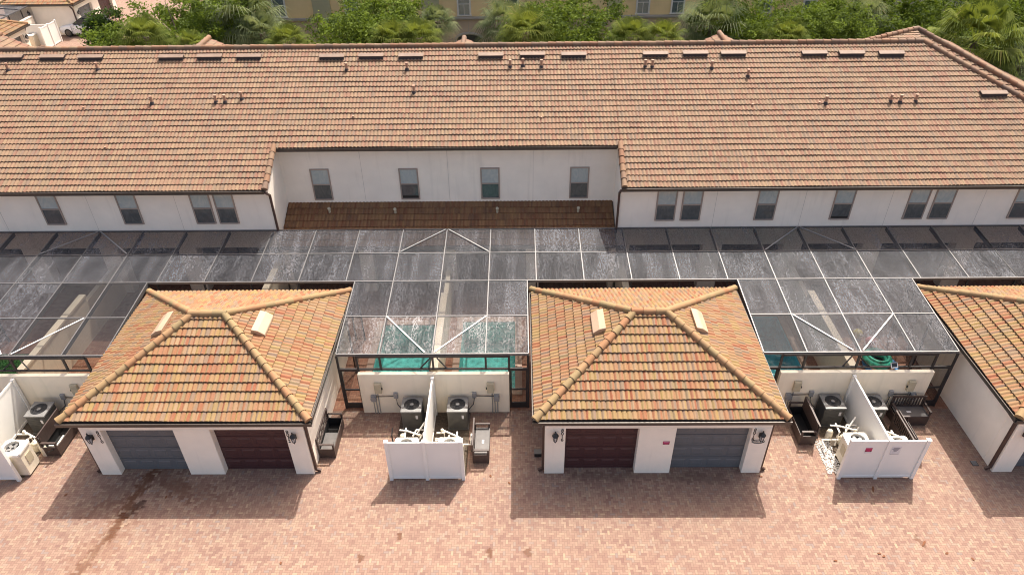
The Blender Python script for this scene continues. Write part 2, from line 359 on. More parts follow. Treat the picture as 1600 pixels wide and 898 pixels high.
# ------------------------------------------------------------------ mesh helpers
class MB:
    def __init__(s): s.v = []; s.f = []; s.uv = []
    def add(s, vs, fs, uvs=None):
        o = len(s.v); s.v += [tuple(x) for x in vs]
        for f in fs: s.f.append(tuple(o + i for i in f))
        return s
    def box(s, x0, x1, y0, y1, z0, z1):
        vs = [(x, y, z) for z in (z0, z1) for y in (y0, y1) for x in (x0, x1)]
        return s.add(vs, [(0, 2, 3, 1), (4, 5, 7, 6), (0, 1, 5, 4), (2, 6, 7, 3), (0, 4, 6, 2), (1, 3, 7, 5)])
    def bar(s, p0, p1, w, h, upv=(0, 0, 1)):
        p0, p1 = Vector(p0), Vector(p1); d = (p1 - p0).normalized(); u = Vector(upv)
        if abs(d.dot(u)) > 0.98: u = Vector((0, 1, 0))
        a = d.cross(u).normalized(); b = a.cross(d).normalized()
        vs = [p + a * (w / 2 * i) + b * (h / 2 * j) for p in (p0, p1) for j in (-1, 1) for i in (-1, 1)]
        return s.add(vs, [(0, 1, 3, 2), (4, 6, 7, 5), (0, 4, 5, 1), (2, 3, 7, 6), (0, 2, 6, 4), (1, 5, 7, 3)])
    def tube(s, pts, r, n=8, cap=True):
        pts = [Vector(p) for p in pts]; rs = r if isinstance(r, (list, tuple)) else [r] * len(pts)
        rings = []
        for k, p in enumerate(pts):
            d = (pts[min(k + 1, len(pts) - 1)] - pts[max(k - 1, 0)]).normalized()
            u = Vector((0, 0, 1)) if abs(d.z) < 0.95 else Vector((0, 1, 0))
            a = d.cross(u).normalized(); b = a.cross(d)
            rings.append([p + (a * math.cos(q) + b * math.sin(q)) * rs[k] for q in [2 * math.pi * i / n for i in range(n)]])
        vs = [v for r_ in rings for v in r_]; fs = []
        for k in range(len(pts) - 1):
            for i in range(n):
                j = (i + 1) % n
                fs.append((k * n + i, k * n + j, (k + 1) * n + j, (k + 1) * n + i))
        if cap: fs += [tuple(range(n))[::-1], tuple((len(pts) - 1) * n + i for i in range(n))]
        return s.add(vs, fs)
    def lathe(s, prof, c=(0, 0, 0), n=12):
        vs = []; fs = []; c = Vector(c)
        for r, z in prof:
            for i in range(n):
                q = 2 * math.pi * i / n
                vs.append(c + Vector((r * math.cos(q), r * math.sin(q), z)))
        for k in range(len(prof) - 1):
            for i in range(n):
                j = (i + 1) % n
                fs.append((k * n + i, k * n + j, (k + 1) * n + j, (k + 1) * n + i))
        fs += [tuple(range(n))[::-1], tuple((len(prof) - 1) * n + i for i in range(n))]
        return s.add(vs, fs)
    def torus(s, c, R_, r, n=20, m=8, axis=None, squash=1.0):
        vs = []; fs = []; c = Vector(c)
        rot = axis or Matrix.Identity(3)
        for i in range(n):
            a = 2 * math.pi * i / n
            for j in range(m):
                b = 2 * math.pi * j / m
                vs.append(c + rot @ Vector(((R_ + r * math.cos(b)) * math.cos(a), (R_ + r * math.cos(b)) * math.sin(a), r * squash * math.sin(b))))
        for i in range(n):
            for j in range(m):
                fs.append((i * m + j, ((i + 1) % n) * m + j, ((i + 1) % n) * m + (j + 1) % m, i * m + (j + 1) % m))
        return s.add(vs, fs)
    def ball(s, c, r, n=12, m=8, sz=1.0):
        return s.lathe([(max(0.001, r * math.sin(math.pi * k / m)), -r * sz * math.cos(math.pi * k / m)) for k in range(m + 1)], c, n)
    def prism(s, poly, axis, a0, a1):
        n = len(poly); vs = []
        for a in (a0, a1):
            for p in poly:
                vs.append({'x': (a, p[0], p[1]), 'y': (p[0], a, p[1]), 'z': (p[0], p[1], a)}[axis])
        fs = [tuple(range(n)), tuple(range(2 * n - 1, n - 1, -1))]
        for i in range(n): j = (i + 1) % n; fs.append((i, i + n, j + n, j))
        return s.add(vs, fs)
    def build(s, name, mat, parent=None, smooth=False, bevel=0.0, fix=True):
        me = bpy.data.meshes.new(name); me.from_pydata([tuple(v) for v in s.v], [], s.f)
        if fix:
            bm = bmesh.new(); bm.from_mesh(me)
            bmesh.ops.recalc_face_normals(bm, faces=bm.faces)
            if bevel: bmesh.ops.bevel(bm, geom=[e for e in bm.edges if len(e.link_faces) == 2 and e.calc_face_angle(0) > 0.5], offset=bevel, segments=1, affect='EDGES', clamp_overlap=True)
            bm.to_mesh(me); bm.free()
        if smooth:
            for p in me.polygons: p.use_smooth = True
        me.materials.append(mat if not isinstance(mat, str) else M[mat])
        o = bpy.data.objects.new(name, me); COL.objects.link(o)
        if parent: o.parent = parent
        return o

def tag(o, label=None, cat=None, group=None, kind=None):
    if label: o['label'] = label
    if cat: o['category'] = cat
    if group: o['group'] = group
    if kind: o['kind'] = kind
    return o
def thing(name, label, cat, loc=(0, 0, 0), rz=0, group=None):
    o = bpy.data.objects.new(name, None); COL.objects.link(o)
    o.location = loc; o.rotation_euler = (0, 0, rz); o.empty_display_size = 0.2
    return tag(o, label, cat, group)
def copy_tree(o, loc=None, rz=None, label=None, group=None, parent=None):
    c = o.copy(); COL.objects.link(c)
    if parent is not None: c.parent = parent
    if loc is not None: c.location = loc
    if rz is not None: c.rotation_euler = (0, 0, rz)
    if label: c['label'] = label
    if group: c['group'] = group
    for ch in [x for x in o.children]: copy_tree(ch, parent=c)
    return c

# ---- tile sheets
def tile_arrays(O, A, B, N, La, c0, c1, expo, roll=0.165, amp=0.032, lift=0.038, spr=5, a_start=0.0, seed=1):
    rng_ = np.random.RandomState(seed)
    nr = int(math.ceil(La / roll)); na = nr * spr + 1
    a = np.linspace(0, nr * roll, na) + a_start; u = np.linspace(0, nr, na) + round(a_start / roll)
    ph = np.abs(np.sin(np.pi * u)) ** 0.75
    h = amp * ph
    O, A, B, N = map(np.array, (O, A, B, N))
    V = []; F = []; UV = []; base = 0
    tile_idx = (u[:-1] // 2).astype(int)
    for c in range(c0, c1):
        jit = rng_.uniform(-0.004, 0.006, tile_idx.max() + 2)[(u // 2).astype(int)]
        sag = 0.006 * np.sin(a * 0.7 + c)
        b0 = c * expo + rng_.uniform(-0.008, 0.008); b1 = (c + 1) * expo + 0.012
        lo = h * 0.95 - (0.0 if c > c0 else 0.03)
        up_ = h + lift + jit + sag
        sag = 0.016 * np.sin(a * 0.55 + 0.35 * c) + 0.010 * np.sin(a * 1.7 - 0.6 * c)
        b0 = b0 + 0.012 * np.sin(a * 0.8 + c * 1.3) + 0.006 * np.sin(a * 2.9 + c * 2.1)
        rows = [(b0 + 0.002, lo, c + 0.06), (b0, up_, c + 0.06), (b0, up_, c + 0.06), (b1, h, c + 0.94)]
        for bb, hh, vv in rows:
            V.append(O + np.outer(a, A) + np.outer(np.broadcast_to(bb, a.shape), B) + np.outer(hh, N)); UV.append(np.column_stack([u, np.full(na, vv)]))
        i = np.arange(na - 1)
        for r0, r1 in ((0, 1), (2, 3)):
            F.append(np.column_stack([base + r0 * na + i, base + r0 * na + i + 1, base + r1 * na + i + 1, base + r1 * na + i]))
        base += 4 * na
    return np.vstack(V), np.vstack(F), np.vstack(UV)

def tiles_object(name, sheets, mat, parent=None):
    """sheets: list of (V,F,UV,[clip planes (co,no) keeping the side opposite no])"""
    bmA = bmesh.new(); uvl = bmA.loops.layers.uv.new("UVMap")
    final = []
    for V, F, UV, clips in sheets:
        me = bpy.data.meshes.new("tmp"); me.from_pydata(V.tolist(), [], F.tolist())
        l = me.uv_layers.new(name="UVMap")
        l.data.foreach_set("uv", UV[F.reshape(-1)].astype(np.float32).reshape(-1))
        if clips:
            bm = bmesh.new(); bm.from_mesh(me)
            for co, no in clips:
                bmesh.ops.bisect_plane(bm, geom=bm.verts[:] + bm.edges[:] + bm.faces[:], plane_co=co, plane_no=no, clear_outer=True)
            bm.to_mesh(me); bm.free()
        bmA.from_mesh(me); bpy.data.meshes.remove(me)
    me = bpy.data.meshes.new(name); bmA.to_mesh(me); bmA.free()
    me.polygons.foreach_set("use_smooth", np.ones(len(me.polygons), dtype=bool))
    me.materials.append(M[mat])
    o = bpy.data.objects.new(name, me); COL.objects.link(o)
    if parent: o.parent = parent
    return o

def caps_one(name, lines, mat, parent, r, seg, k0):
    """barrel ridge tiles from the low end to the high end of each line"""
    vs = []; fs = []; uv = []
    rg = random.Random(5 + k0)
    for p0, p1 in lines:
        p0, p1 = Vector(p0), Vector(p1); L = (p1 - p0).length; d = (p1 - p0) / L
        a = d.cross(Vector((0, 0, 1))).normalized(); b = a.cross(d).normalized()
        n = max(1, round(L / seg)); s = L / n
        for k in range(n):
            k0 += 1
            q0 = p0 + d * (k * s - 0.03); q1 = p0 + d * ((k + 1) * s + 0.03)
            ra, rb = r * rg.uniform(1.10, 1.18), r * 0.88
            lift = b * rg.uniform(0.0, 0.012)
            o = len(vs); m = 9
            for q, rr in ((q0, ra), (q1, rb), (q0 + d * 0.001, ra)):
                for i in range(m):
                    t = math.pi * (i / (m - 1)) * 1.24 - 0.12 * math.pi
                    vs.append(q + lift + (a * math.cos(t) + b * math.sin(t)) * rr)
            for i in range(m - 1):
                fs.append((o + i, o + i + 1, o + m + i + 1, o + m + i)); uv.append(k0)
                
            fs.append(tuple(o + 2 * m + i for i in range(m))); uv.append(k0 + 0.001)
    me = bpy.data.meshes.new(name); me.from_pydata([tuple(v) for v in vs], [], fs)
    l = me.uv_layers.new(name="UVMap")
    for p, kk in zip(me.polygons, uv):
        p.use_smooth = len(p.vertices) == 4
        for li in p.loop_indices: l.data[li].uv = (kk * 2 + 0.3, 0.5)
    me.materials.append(M[mat])
    o = bpy.data.objects.new(name, me); COL.objects.link(o)
    if parent: o.parent = parent
    return o

def caps_object(name, lines, mat, parent=None, r=0.125, seg=0.36):
    return [caps_one(name, [ln], mat, parent, r, seg, i * 40) for i, ln in enumerate(lines)]

def text_mesh(name, body, size, mat, parent, loc, rot=(R(90), 0, 0), extrude=0.006, spacing=1.0, align='CENTER'):
    cu = bpy.data.curves.new(name, 'FONT'); cu.body = body; cu.size = size; cu.extrude = extrude
    cu.align_x = align; cu.align_y = 'CENTER'; cu.space_line = spacing; cu.resolution_u = 3
    to = bpy.data.objects.new("tmp_text", cu); COL.objects.link(to)
    dg = bpy.context.evaluated_depsgraph_get()
    me = bpy.data.meshes.new_from_object(to.evaluated_get(dg)); me.name = name
    bpy.data.objects.remove(to); bpy.data.curves.remove(cu)
    me.materials.clear(); me.materials.append(M[mat])
    o = bpy.data.objects.new(name, me); COL.objects.link(o); o.parent = parent
    o.location = loc; o.rotation_euler = rot
    return o

def sheet(name, mat, x0, x1, y0, y1, z, holes=(), xs=(), ys=()):
    X = sorted({x0, x1, *[h[0] for h in holes], *[h[1] for h in holes], *xs}); Y = sorted({y0, y1, *[h[2] for h in holes], *[h[3] for h in holes], *ys})
    X = [x for x in X if x0 <= x <= x1]; Y = [y for y in Y if y0 <= y <= y1]
    b = MB(); nx = len(X)
    vs = [(x, y, z) for y in Y for x in X]; fs = []
    for j in range(len(Y) - 1):
        for i in range(nx - 1):
            mx, my = (X[i] + X[i + 1]) / 2, (Y[j] + Y[j + 1]) / 2
            if any(h[0] < mx < h[1] and h[2] < my < h[3] for h in holes): continue
            fs.append((j * nx + i, j * nx + i + 1, (j + 1) * nx + i + 1, (j + 1) * nx + i))
    b.add(vs, fs)
    o = b.build(name, mat)
    return tag(o, kind='structure')

# ------------------------------------------------------------------ layout constants
PER = 15.572
GX = [-10.991, 4.581, 20.153]            # garage centres
EX = [-18.777, -3.205, 12.367]           # centres of the bays between garages
GY = 19.53; GW, GD = 8.187, 7.097; ZE, ZRD = 2.86, 4.477
SL = 0.4556
POOLS = [(-6.07, -3.74, 20.3, 24.4, 'pool_shell'), (-2.52, -0.20, 20.3, 24.6, 'pool_shell'), (9.0, 11.55, 20.3, 24.9, 'pool_blue')]
HOLES = [(a, b, c, d) for a, b, c, d, _ in POOLS]

# ------------------------------------------------------------------ setting
sheet('ground', 'grass', -900, 900, -300, 1500, -0.006, HOLES)
sheet('courtyard_paving', 'paver', -80, 80, -30, 19.2, 0.0)
sheet('patio_paving', 'patio', -34, 34, 19.2, 30.5, 0.0, HOLES)
sheet('far_courtyard_paving', 'paver', -58, -34.5, 47, 95, 0.0)
sheet('street_asphalt', 'asphalt', -33, 45, 47.5, 53.5, 0.0)

for k, (a, b, c, d, mt) in enumerate(POOLS):
    w, y = b - a, d - c
    pt = thing('swimming_pool', ['turquoise swimming pool left of the dividing wall inside the middle screen cage',
                                 'turquoise swimming pool right of the dividing wall inside the middle screen cage',
                                 'blue swimming pool inside the screen cage beside the pool floats'][k], 'pool', (a, c, 0), 0, 'swimming pools in the patios')
    s = MB(); zb = -1.25
    s.add([(0, 0, -0.002), (w, 0, -0.002), (w, y, -0.002), (0, y, -0.002), (0, 0, zb), (w, 0, zb), (w, y, zb), (0, y, zb)],
          [(0, 1, 5, 4), (1, 2, 6, 5), (2, 3, 7, 6), (3, 0, 4, 7), (4, 5, 6, 7)])
    s.build('basin', mt, pt, fix=False)
    t = 0.28
    cpg = MB(); cpg.box(-t, w + t, -t, 0, 0.003, 0.05).box(-t, w + t, y, y + t, 0.003, 0.05).box(-t, 0, 0, y, 0.003, 0.05).box(w, w + t, 0, y, 0.003, 0.05)
    cpg.build('coping', 'coping', pt)
    wa = MB(); wa.add([(0.002, 0.002, -0.12), (w - 0.002, 0.002, -0.12), (w - 0.002, y - 0.002, -0.12), (0.002, y - 0.002, -0.12)], [(0, 1, 2, 3)])
    wa.build('pool_water', 'water', pt, fix=False)

tf = MB()
rg = random.Random(3)
for i in range(5200):
    x, y = rg.uniform(-22.9, -20.7), rg.uniform(20.2, 22.6); a = rg.uniform(0, 6.28); hh = rg.uniform(0.03, 0.06); w = 0.012
    dx, dy = w * math.cos(a), w * math.sin(a)
    tf.add([(x - dx, y - dy, 0.004), (x + dx, y + dy, 0.004), (x + rg.uniform(-.02, .02), y + rg.uniform(-.02, .02), hh)], [(0, 1, 2)])
tf.add([(-22.9, 20.2, 0.004), (-20.7, 20.2, 0.004), (-20.7, 22.6, 0.004), (-22.9, 22.6, 0.004)], [(0, 1, 2, 3)])
tag(tf.build('artificial_grass', 'turf', fix=False), 'bright green artificial turf patch inside the screened patio', 'turf', kind='stuff')

# ------------------------------------------------------------------ windows
def window(parent, x, y, z0, z1, w=0.86, open_gap=0.0, double=False):
    f = MB(); t = 0.06
    f.box(x, x + t, y - 0.05, y + 0.02, z0, z1).box(x + w - t, x + w, y - 0.05, y + 0.02, z0, z1)
    f.box(x + t, x + w - t, y - 0.05, y + 0.02, z1 - t, z1).box(x + t, x + w - t, y - 0.065, y + 0.02, z0, z0 + t)
    zm = (z0 + z1) / 2
    f.box(x + t, x + w - t, y - 0.045, y + 0.015, zm - 0.03, zm + 0.03)
    fo = f.build('window', 'frame_tan', parent, bevel=0.006)
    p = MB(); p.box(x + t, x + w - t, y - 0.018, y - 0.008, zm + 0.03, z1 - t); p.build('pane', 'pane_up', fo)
    q = MB(); q.box(x + t, x + w - t, y - 0.030, y - 0.020, z0 + t + open_gap, zm - 0.03); q.build('insect_screen', 'pane_low', fo)
    if open_gap:
        q = MB(); q.box(x + t, x + w - t, y - 0.012, y - 0.006, z0 + t, z0 + t + open_gap); q.build('open_gap', 'black', fo)
    return fo

# ------------------------------------------------------------------ townhouse row
WY, RWY = 27.0, 29.1            # wing wall, recessed wall
EY, EZ = 26.55, 5.64            # eave of the wings
RY = 34.35; RZ = EZ + SL * (RY - EY)
XL, XR = -36.0, 27.1            # ends
RXL, RXR = -10.85, 4.40         # recess
HX = 19.4                       # ridge end
cs = 1 / math.sqrt(1 + SL * SL); sn = SL * cs
TH = thing('townhouse_row', 'long white townhouse row under one big clay tiled roof with ridge vents', 'building', (0, 27, 0))
def P_(o): o.parent = TH; o.location = (0, -27, 0); return o
class OFF:                      # build in world space, parent under TH
    pass
def tb(mb, name, mat, **k):
    o = mb.build(name, mat, None, **k); o.parent = TH; o.matrix_parent_inverse = Matrix.Translation((0, -27, 0)); return o
w = MB()
ZT = 5.60
LZ = 2.50
# wing walls above the lanai openings
for a, b in ((XL, RXL), (RXR, 26.6)):
    w.box(a, b, WY, WY + 0.2, LZ, ZT)
w.box(RXL, RXR, RWY, RWY + 0.2, LZ, 6.75)                            # recessed wall
for xa, xb in ((RXL - 0.2, RXL), (RXR, RXR + 0.2)):
    w.prism([(WY + 0.2, 0), (RWY + 0.2, 0), (RWY + 0.2, 6.62), (WY + 0.2, 5.66)], 'x', xa, xb)
# piers at ground floor under the wings
for e in EX + [EX[0] - PER, EX[2] + PER]:
    for px in (-3.6, 0, 3.6, 7.786):
        x = e + px
        if RXL + 0.6 < x < RXR - 0.6 or x > 26 or x < XL + 1: continue
        w.box(x - 0.42, x + 0.42, WY + 0.003, WY + 0.5, 0, LZ)
w.box(RXL - 0.5, RXL - 0.003, WY + 0.003, WY + 0.5, 0, LZ); w.box(RXR + 0.003, RXR + 0.5, WY + 0.003, WY + 0.5, 0, LZ)
for x in (-7.05, -3.205, 0.6): w.box(x - 0.3, x + 0.3, 27.0, 27.5, 0, 2.62)
w.box(26.6, 26.8, WY, 42.0, 0, ZT)                                   # right end wall
w.box(XL, XL + 0.2, WY + 0.55, 41.8, 0, ZT)
w.box(XL, 26.6, 41.8, 42.0, 0, ZT)                                   # street wall
tb(w, 'wall', 'wall')
# lanai back wall and sliding doors
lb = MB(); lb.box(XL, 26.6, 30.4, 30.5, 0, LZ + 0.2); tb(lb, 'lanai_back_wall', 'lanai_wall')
ce = MB(); ce.box(XL, RXL - 0.2, WY + 0.2, 30.4, LZ + 0.0, LZ + 0.08).box(RXR + 0.2, 26.6, WY + 0.2, 30.4, LZ, LZ + 0.08).box(RXL, RXR, RWY + 0.2, 30.4, LZ, LZ + 0.08); tb(ce, 'lanai_ceiling', 'wall')
x = XL + 2.0
while x < 25.5:
    d = MB(); d.box(x, x + 0.08, 30.33, 30.4, 0.02, 2.3).box(x + 3.0, x + 3.08, 30.33, 30.4, 0.02, 2.3).box(x + 0.08, x + 3.0, 30.33, 30.4, 2.22, 2.3).box(x + 1.5, x + 1.58, 30.33, 30.4, 0.02, 2.22)
    do = tb(d, 'sliding_door', 'cage_post')
    g = MB(); g.box(x + 0.08, x + 3.0, 30.36, 30.38, 0.02, 2.22); go = g.build('door_glass', 'car_glass', do)
    x += 3.893
# control joints
for jx in (-7.17, -3.23, 0.65):
    j = MB(); j.box(jx - 0.008, jx + 0.008, RWY - 0.004, RWY, 3.5, 6.6); tb(j, 'control_joint', 'joint')
for jx in (-18.85, -15.0, -22.9, -30.4, 8.55, 12.38, 16.1, 20.05, 23.9):
    j = MB(); j.box(jx - 0.008, jx + 0.008, WY - 0.004, WY, 3.0, ZT); tb(j, 'control_joint', 'joint')
# windows
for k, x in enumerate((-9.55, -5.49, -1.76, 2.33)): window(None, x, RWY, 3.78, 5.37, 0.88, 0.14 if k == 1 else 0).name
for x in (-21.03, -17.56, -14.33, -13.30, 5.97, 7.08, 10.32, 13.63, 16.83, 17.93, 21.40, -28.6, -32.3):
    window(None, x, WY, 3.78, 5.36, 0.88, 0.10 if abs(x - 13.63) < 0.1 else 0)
for o in [o for o in COL.objects if o.name.startswith('window') and o.parent is None]:
    o.parent = TH; o.matrix_parent_inverse = Matrix.Translation((0, -27, 0))
# small eave vents and rust marks under recessed windows
# roof sheets
EXPO = (RY - EY) / cs / 26.0
roll = 0.165
sheets = []
O = np.array((XL, EY, EZ)); A = np.array((1.0, 0, 0)); B = np.array((0, cs, sn)); N = np.array((0, -sn, cs))
n_l = round((RXL + 0.03 - XL) / roll)
V, F, UV = tile_arrays(O, A, B, N, n_l * roll, 0, 26, EXPO, roll, 0.046, 0.043, 4, 0, 11)
sheets.append((V, F, UV, []))
ra = n_l * roll; n_m = round((RXR - 0.12 - RXL) / roll)
V, F, UV = tile_arrays(O, A, B, N, n_m * roll, 7, 26, EXPO, roll, 0.046, 0.043, 4, ra, 12)
sheets.append((V, F, UV, []))
rb = ra + n_m * roll; X2 = XL + rb
V, F, UV = tile_arrays(O, A, B, N, XR - X2 + 0.3, 0, 26, EXPO, roll, 0.046, 0.043, 4, rb, 13)
hipn = Vector((1, 1, 0)).normalized()
sheets.append((V, F, UV, [((HX, RY, 0), hipn)]))
# end face
O2 = np.array((HX + (RY - EY), EY, EZ)); V, F, UV = tile_arrays(O2, (0, 1, 0), (-cs, 0, sn), (sn, 0, cs), 2 * (RY - EY), 0, 26, EXPO, roll, 0.030, 0.036, 3, 0, 14)
sheets.append((V, F, UV, [((HX, RY, 0), Vector((-1, -1, 0)).normalized()), ((HX, RY, 0), Vector((-1, 1, 0)).normalized())]))
# street slope
O3 = np.array((HX + (RY - EY), 2 * RY - EY, EZ)); V, F, UV = tile_arrays(O3, (-1, 0, 0), (0, -cs, sn), (0, sn, cs), HX + (RY - EY) - XL, 0, 26, EXPO, roll, 0.030, 0.036, 2, 0, 15)
sheets.append((V, F, UV, [((HX, RY, 0), Vector((1, -1, 0)).normalized())]))
# small hipped street roofs that peep over the ridge
caplines = []
def street_gable(x, y0, y1, z, hw, sd):
    clip = (Vector((0, RY, RZ - 0.02)), Vector((0, -SL, -1)).normalized())
    for k, sx in enumerate((1, -1)):
        o = np.array((x + sx * hw, y0 if sx > 0 else y1, z - SL * hw))
        V, F, UV = tile_arrays(o, (0, sx, 0), (-sx * cs, 0, sn), (sx * sn, 0, cs), y1 - y0, 0, int(hw / cs / EXPO) + 1, EXPO, roll, 0.030, 0.036, 3, 0, sd + k)
        sheets.append((V, F, UV, [(Vector((x, 0, 0)), Vector((-sx, 0, 0))), (Vector((0, RY, RZ - 0.02)), Vector((0, -SL, -1)).normalized()), (Vector((0, y1, 0)), Vector((0, 1, 0)))]))
    caplines.append(((x, y1, z + 0.04), (x, RY + (RZ - z) / SL, z + 0.04)))
for gx_, z_, sd in ((-16.5, 8.55, 20), (-2.87, 8.42, 30), (10.66, 8.55, 40), (-27.6, 8.85, 50)): street_gable(gx_, 34.6, 38.2, z_, 3.4, sd)
RF = tiles_object('roof', sheets, 'tile_m'); RF.parent = TH; RF.matrix_parent_inverse = Matrix.Translation((0, -27, 0))
# rear wing whose hip runs just beyond the main one
sh2 = []
ax_, ay_, az_ = 20.0, 36.3, 9.22
V, F, UV = tile_arrays(np.array((ax_ - 9, ay_ - 9.5, az_ - SL * 9.5)), (1, 0, 0), (0, cs, sn), (0, -sn, cs), 19, 0, 31, EXPO, roll, 0.030, 0.036, 3, 0, 60)
sh2.append((V, F, UV, [((ax_, ay_, 0), hipn), ((0, ay_, 0), Vector((0, 1, 0))), ((HX, RY, RZ - 0.05), Vector((-SL, 0, -1)).normalized()), ((HX, RY, 0), Vector((-1, -1, 0)).normalized())]))
V, F, UV = tile_arrays(np.array((ax_ + 9.5, ay_ - 9.5, az_ - SL * 9.5)), (0, 1, 0), (-cs, 0, sn), (sn, 0, cs), 16, 0, 31, EXPO, roll, 0.030, 0.036, 3, 0, 61)
sh2.append((V, F, UV, [((ax_, ay_, 0), Vector((-1, -1, 0)).normalized()), ((0, ay_ + 5.6, 0), Vector((0, 1, 0))), ((ax_, ay_ , 0), Vector((-1, 1, 0)).normalized())]))
dv = Vector((0, ay_ - RY, az_ - RZ)).normalized(); nv = Vector((0, -dv.z, dv.y))
lf_ = Vector((ax_ - 16.6, ay_ - RY, 0)); rf_ = Vector((ax_ - HX, ay_ - RY, 0))
V, F, UV = tile_arrays(np.array((16.0, RY + 0.02, RZ - 0.02)), (1, 0, 0), tuple(dv), tuple(nv), 4.6, 0, 6, 0.34, roll, 0.030, 0.036, 3, 0, 63)
sh2.append((V, F, UV, [((16.6, RY, 0), Vector((-lf_.y, lf_.x, 0)).normalized()), ((HX, RY, 0), Vector((rf_.y, -rf_.x, 0)).normalized())]))
r2 = tiles_object('rear_roof', sh2, 'tile_m'); r2.parent = TH; r2.matrix_parent_inverse = Matrix.Translation((0, -27, 0))
caplines += [((XL, RY, RZ + 0.05), (HX, RY, RZ + 0.05)), ((HX + (RY - EY), EY, EZ + 0.05), (HX, RY, RZ + 0.05)), ((HX + (RY - EY), 2 * RY - EY, EZ + 0.05), (HX, RY, RZ + 0.05)),
             ((ax_ + 9.5, ay_ - 9.5, az_ - SL * 9.5 + 0.06), (ax_, ay_, az_ + 0.06)), ((16.6, RY + 0.1, RZ + 0.03), (ax_, ay_, az_ + 0.06))]
z_r = EZ + SL * (28.70 - EY)
caplines += [((X2 - n_m * roll - 0.02, EY, EZ + 0.06), (X2 - n_m * roll - 0.02, 28.75, z_r + 0.08)), ((X2 + 0.02, EY, EZ + 0.06), (X2 + 0.02, 28.75, z_r + 0.08))]
for cp_ in caps_object('ridge_tiles', caplines, 'cap_m', None, 0.12, 0.40): cp_.parent = RF; cp_.matrix_parent_inverse = Matrix.Translation((0, 0, 0))
# deck under the tiles (closes the eaves)
dk = MB()
def deck(x0, x1, y0, y1):
    z0, z1 = EZ + SL * (y0 - EY) - 0.03, EZ + SL * (y1 - EY) - 0.03
    dk.add([(x0, y0, z0), (x1, y0, z0), (x1, y1, z1), (x0, y1, z1), (x0, y0, z0 - 0.14), (x1, y0, z0 - 0.14), (x1, y1, z1 - 0.14), (x0, y1, z1 - 0.14)],
           [(0, 1, 2, 3), (4, 7, 6, 5), (0, 4, 5, 1), (1, 5, 6, 2), (2, 6, 7, 3), (3, 7, 4, 0)])
deck(XL, RXL + 0.05, EY + 0.02, RY - 0.03); deck(RXL + 0.052, RXR - 0.052, 28.70, RY - 0.03); deck(RXR - 0.05, HX, EY + 0.02, RY - 0.03)
zb0, zb1 = EZ - 0.03, RZ - 0.045
dk.add([(HX + 0.002, EY + 0.02, zb0), (HX + 7.75, EY + 0.02, zb0), (HX + 0.002, RY - 0.03, zb1), (HX + 0.002, EY + 0.02, zb0 - 0.14), (HX + 7.75, EY + 0.02, zb0 - 0.14), (HX + 0.002, RY - 0.03, zb1 - 0.14)],
       [(0, 1, 2), (3, 5, 4), (0, 3, 4, 1), (1, 4, 5, 2), (2, 5, 3, 0)])
tb(dk, 'soffit', 'bronze')
# gutters
def gutter(x0, x1, y, z, name='gutter'):
    g = MB(); g.prism([(y, z - 0.15), (y + 0.11, z - 0.15), (y + 0.11, z), (y + 0.09, z), (y + 0.09, z - 0.11), (y + 0.02, z - 0.11), (y + 0.02, z), (y - 0.02, z)], 'x', x0, x1)
    return g
for a, b in ((XL, RXL + 0.05), (RXR - 0.05, HX + 7.7)):
    o = tb(gutter(a, b, EY - 0.11, EZ + 0.02), 'gutter', 'bronze')
tb(gutter(RXL + 0.1, RXR - 0.1, 28.58, 6.60), 'gutter', 'bronze')
# downspouts at the recess corners
for x, s in ((RXL + 0.02, 1), (RXR - 0.02, -1)):
    d = MB(); d.bar((x + 0.06 * s, EY - 0.05, EZ - 0.08), (x + 0.06 * s, WY - 0.06, 5.2), 0.09, 0.07); d.bar((x + 0.06 * s, WY - 0.06, 5.22), (x + 0.06 * s, WY - 0.06, 3.2), 0.09, 0.07)
    tb(d, 'downspout', 'brown_pipe')
# lower roof in the recess
LRZ, LRY = 2.60, 26.86
lo_len = (RWY - LRY) / cs; nrow = 7; lex = lo_len / nrow
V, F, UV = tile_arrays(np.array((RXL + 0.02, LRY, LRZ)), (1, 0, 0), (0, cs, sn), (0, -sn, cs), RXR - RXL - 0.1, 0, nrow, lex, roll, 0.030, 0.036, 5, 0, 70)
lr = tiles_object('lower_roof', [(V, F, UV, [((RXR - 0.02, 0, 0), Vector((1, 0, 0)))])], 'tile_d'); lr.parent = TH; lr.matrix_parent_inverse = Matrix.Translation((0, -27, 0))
dk = MB(); zt = LRZ + SL * (RWY - LRY)
dk.add([(RXL + .01, LRY, LRZ - .03), (RXR - .01, LRY, LRZ - .03), (RXR - .01, RWY - .01, zt - .03), (RXL + .01, RWY - .01, zt - .03), (RXL + .01, LRY, LRZ - .15), (RXR - .01, LRY, LRZ - .15), (RXR - .01, RWY - .01, zt - .15), (RXL + .01, RWY - .01, zt - .15)],
       [(0, 1, 2, 3), (4, 7, 6, 5), (0, 4, 5, 1), (1, 5, 6, 2), (2, 6, 7, 3), (3, 7, 4, 0)])
tb(dk, 'lower_soffit', 'bronze')
tb(gutter(RXL + 0.05, RXR - 0.05, LRY - 0.11, LRZ + 0.02), 'gutter', 'bronze')
for (x, y) in ((-8.8, 28.55), (-5.74, 28.5), (-1.01, 28.5), (2.73, 28.5)):
    z = LRZ + SL * (y - LRY); p = MB(); p.tube([(x, y, z - 0.05), (x, y, z + 0.22)], 0.055, 10).tube([(x, y, z + 0.22), (x, y - 0.06, z + 0.28)], 0.07, 10)
    tb(p, 'vent_pipe', 'meter_box', smooth=False)
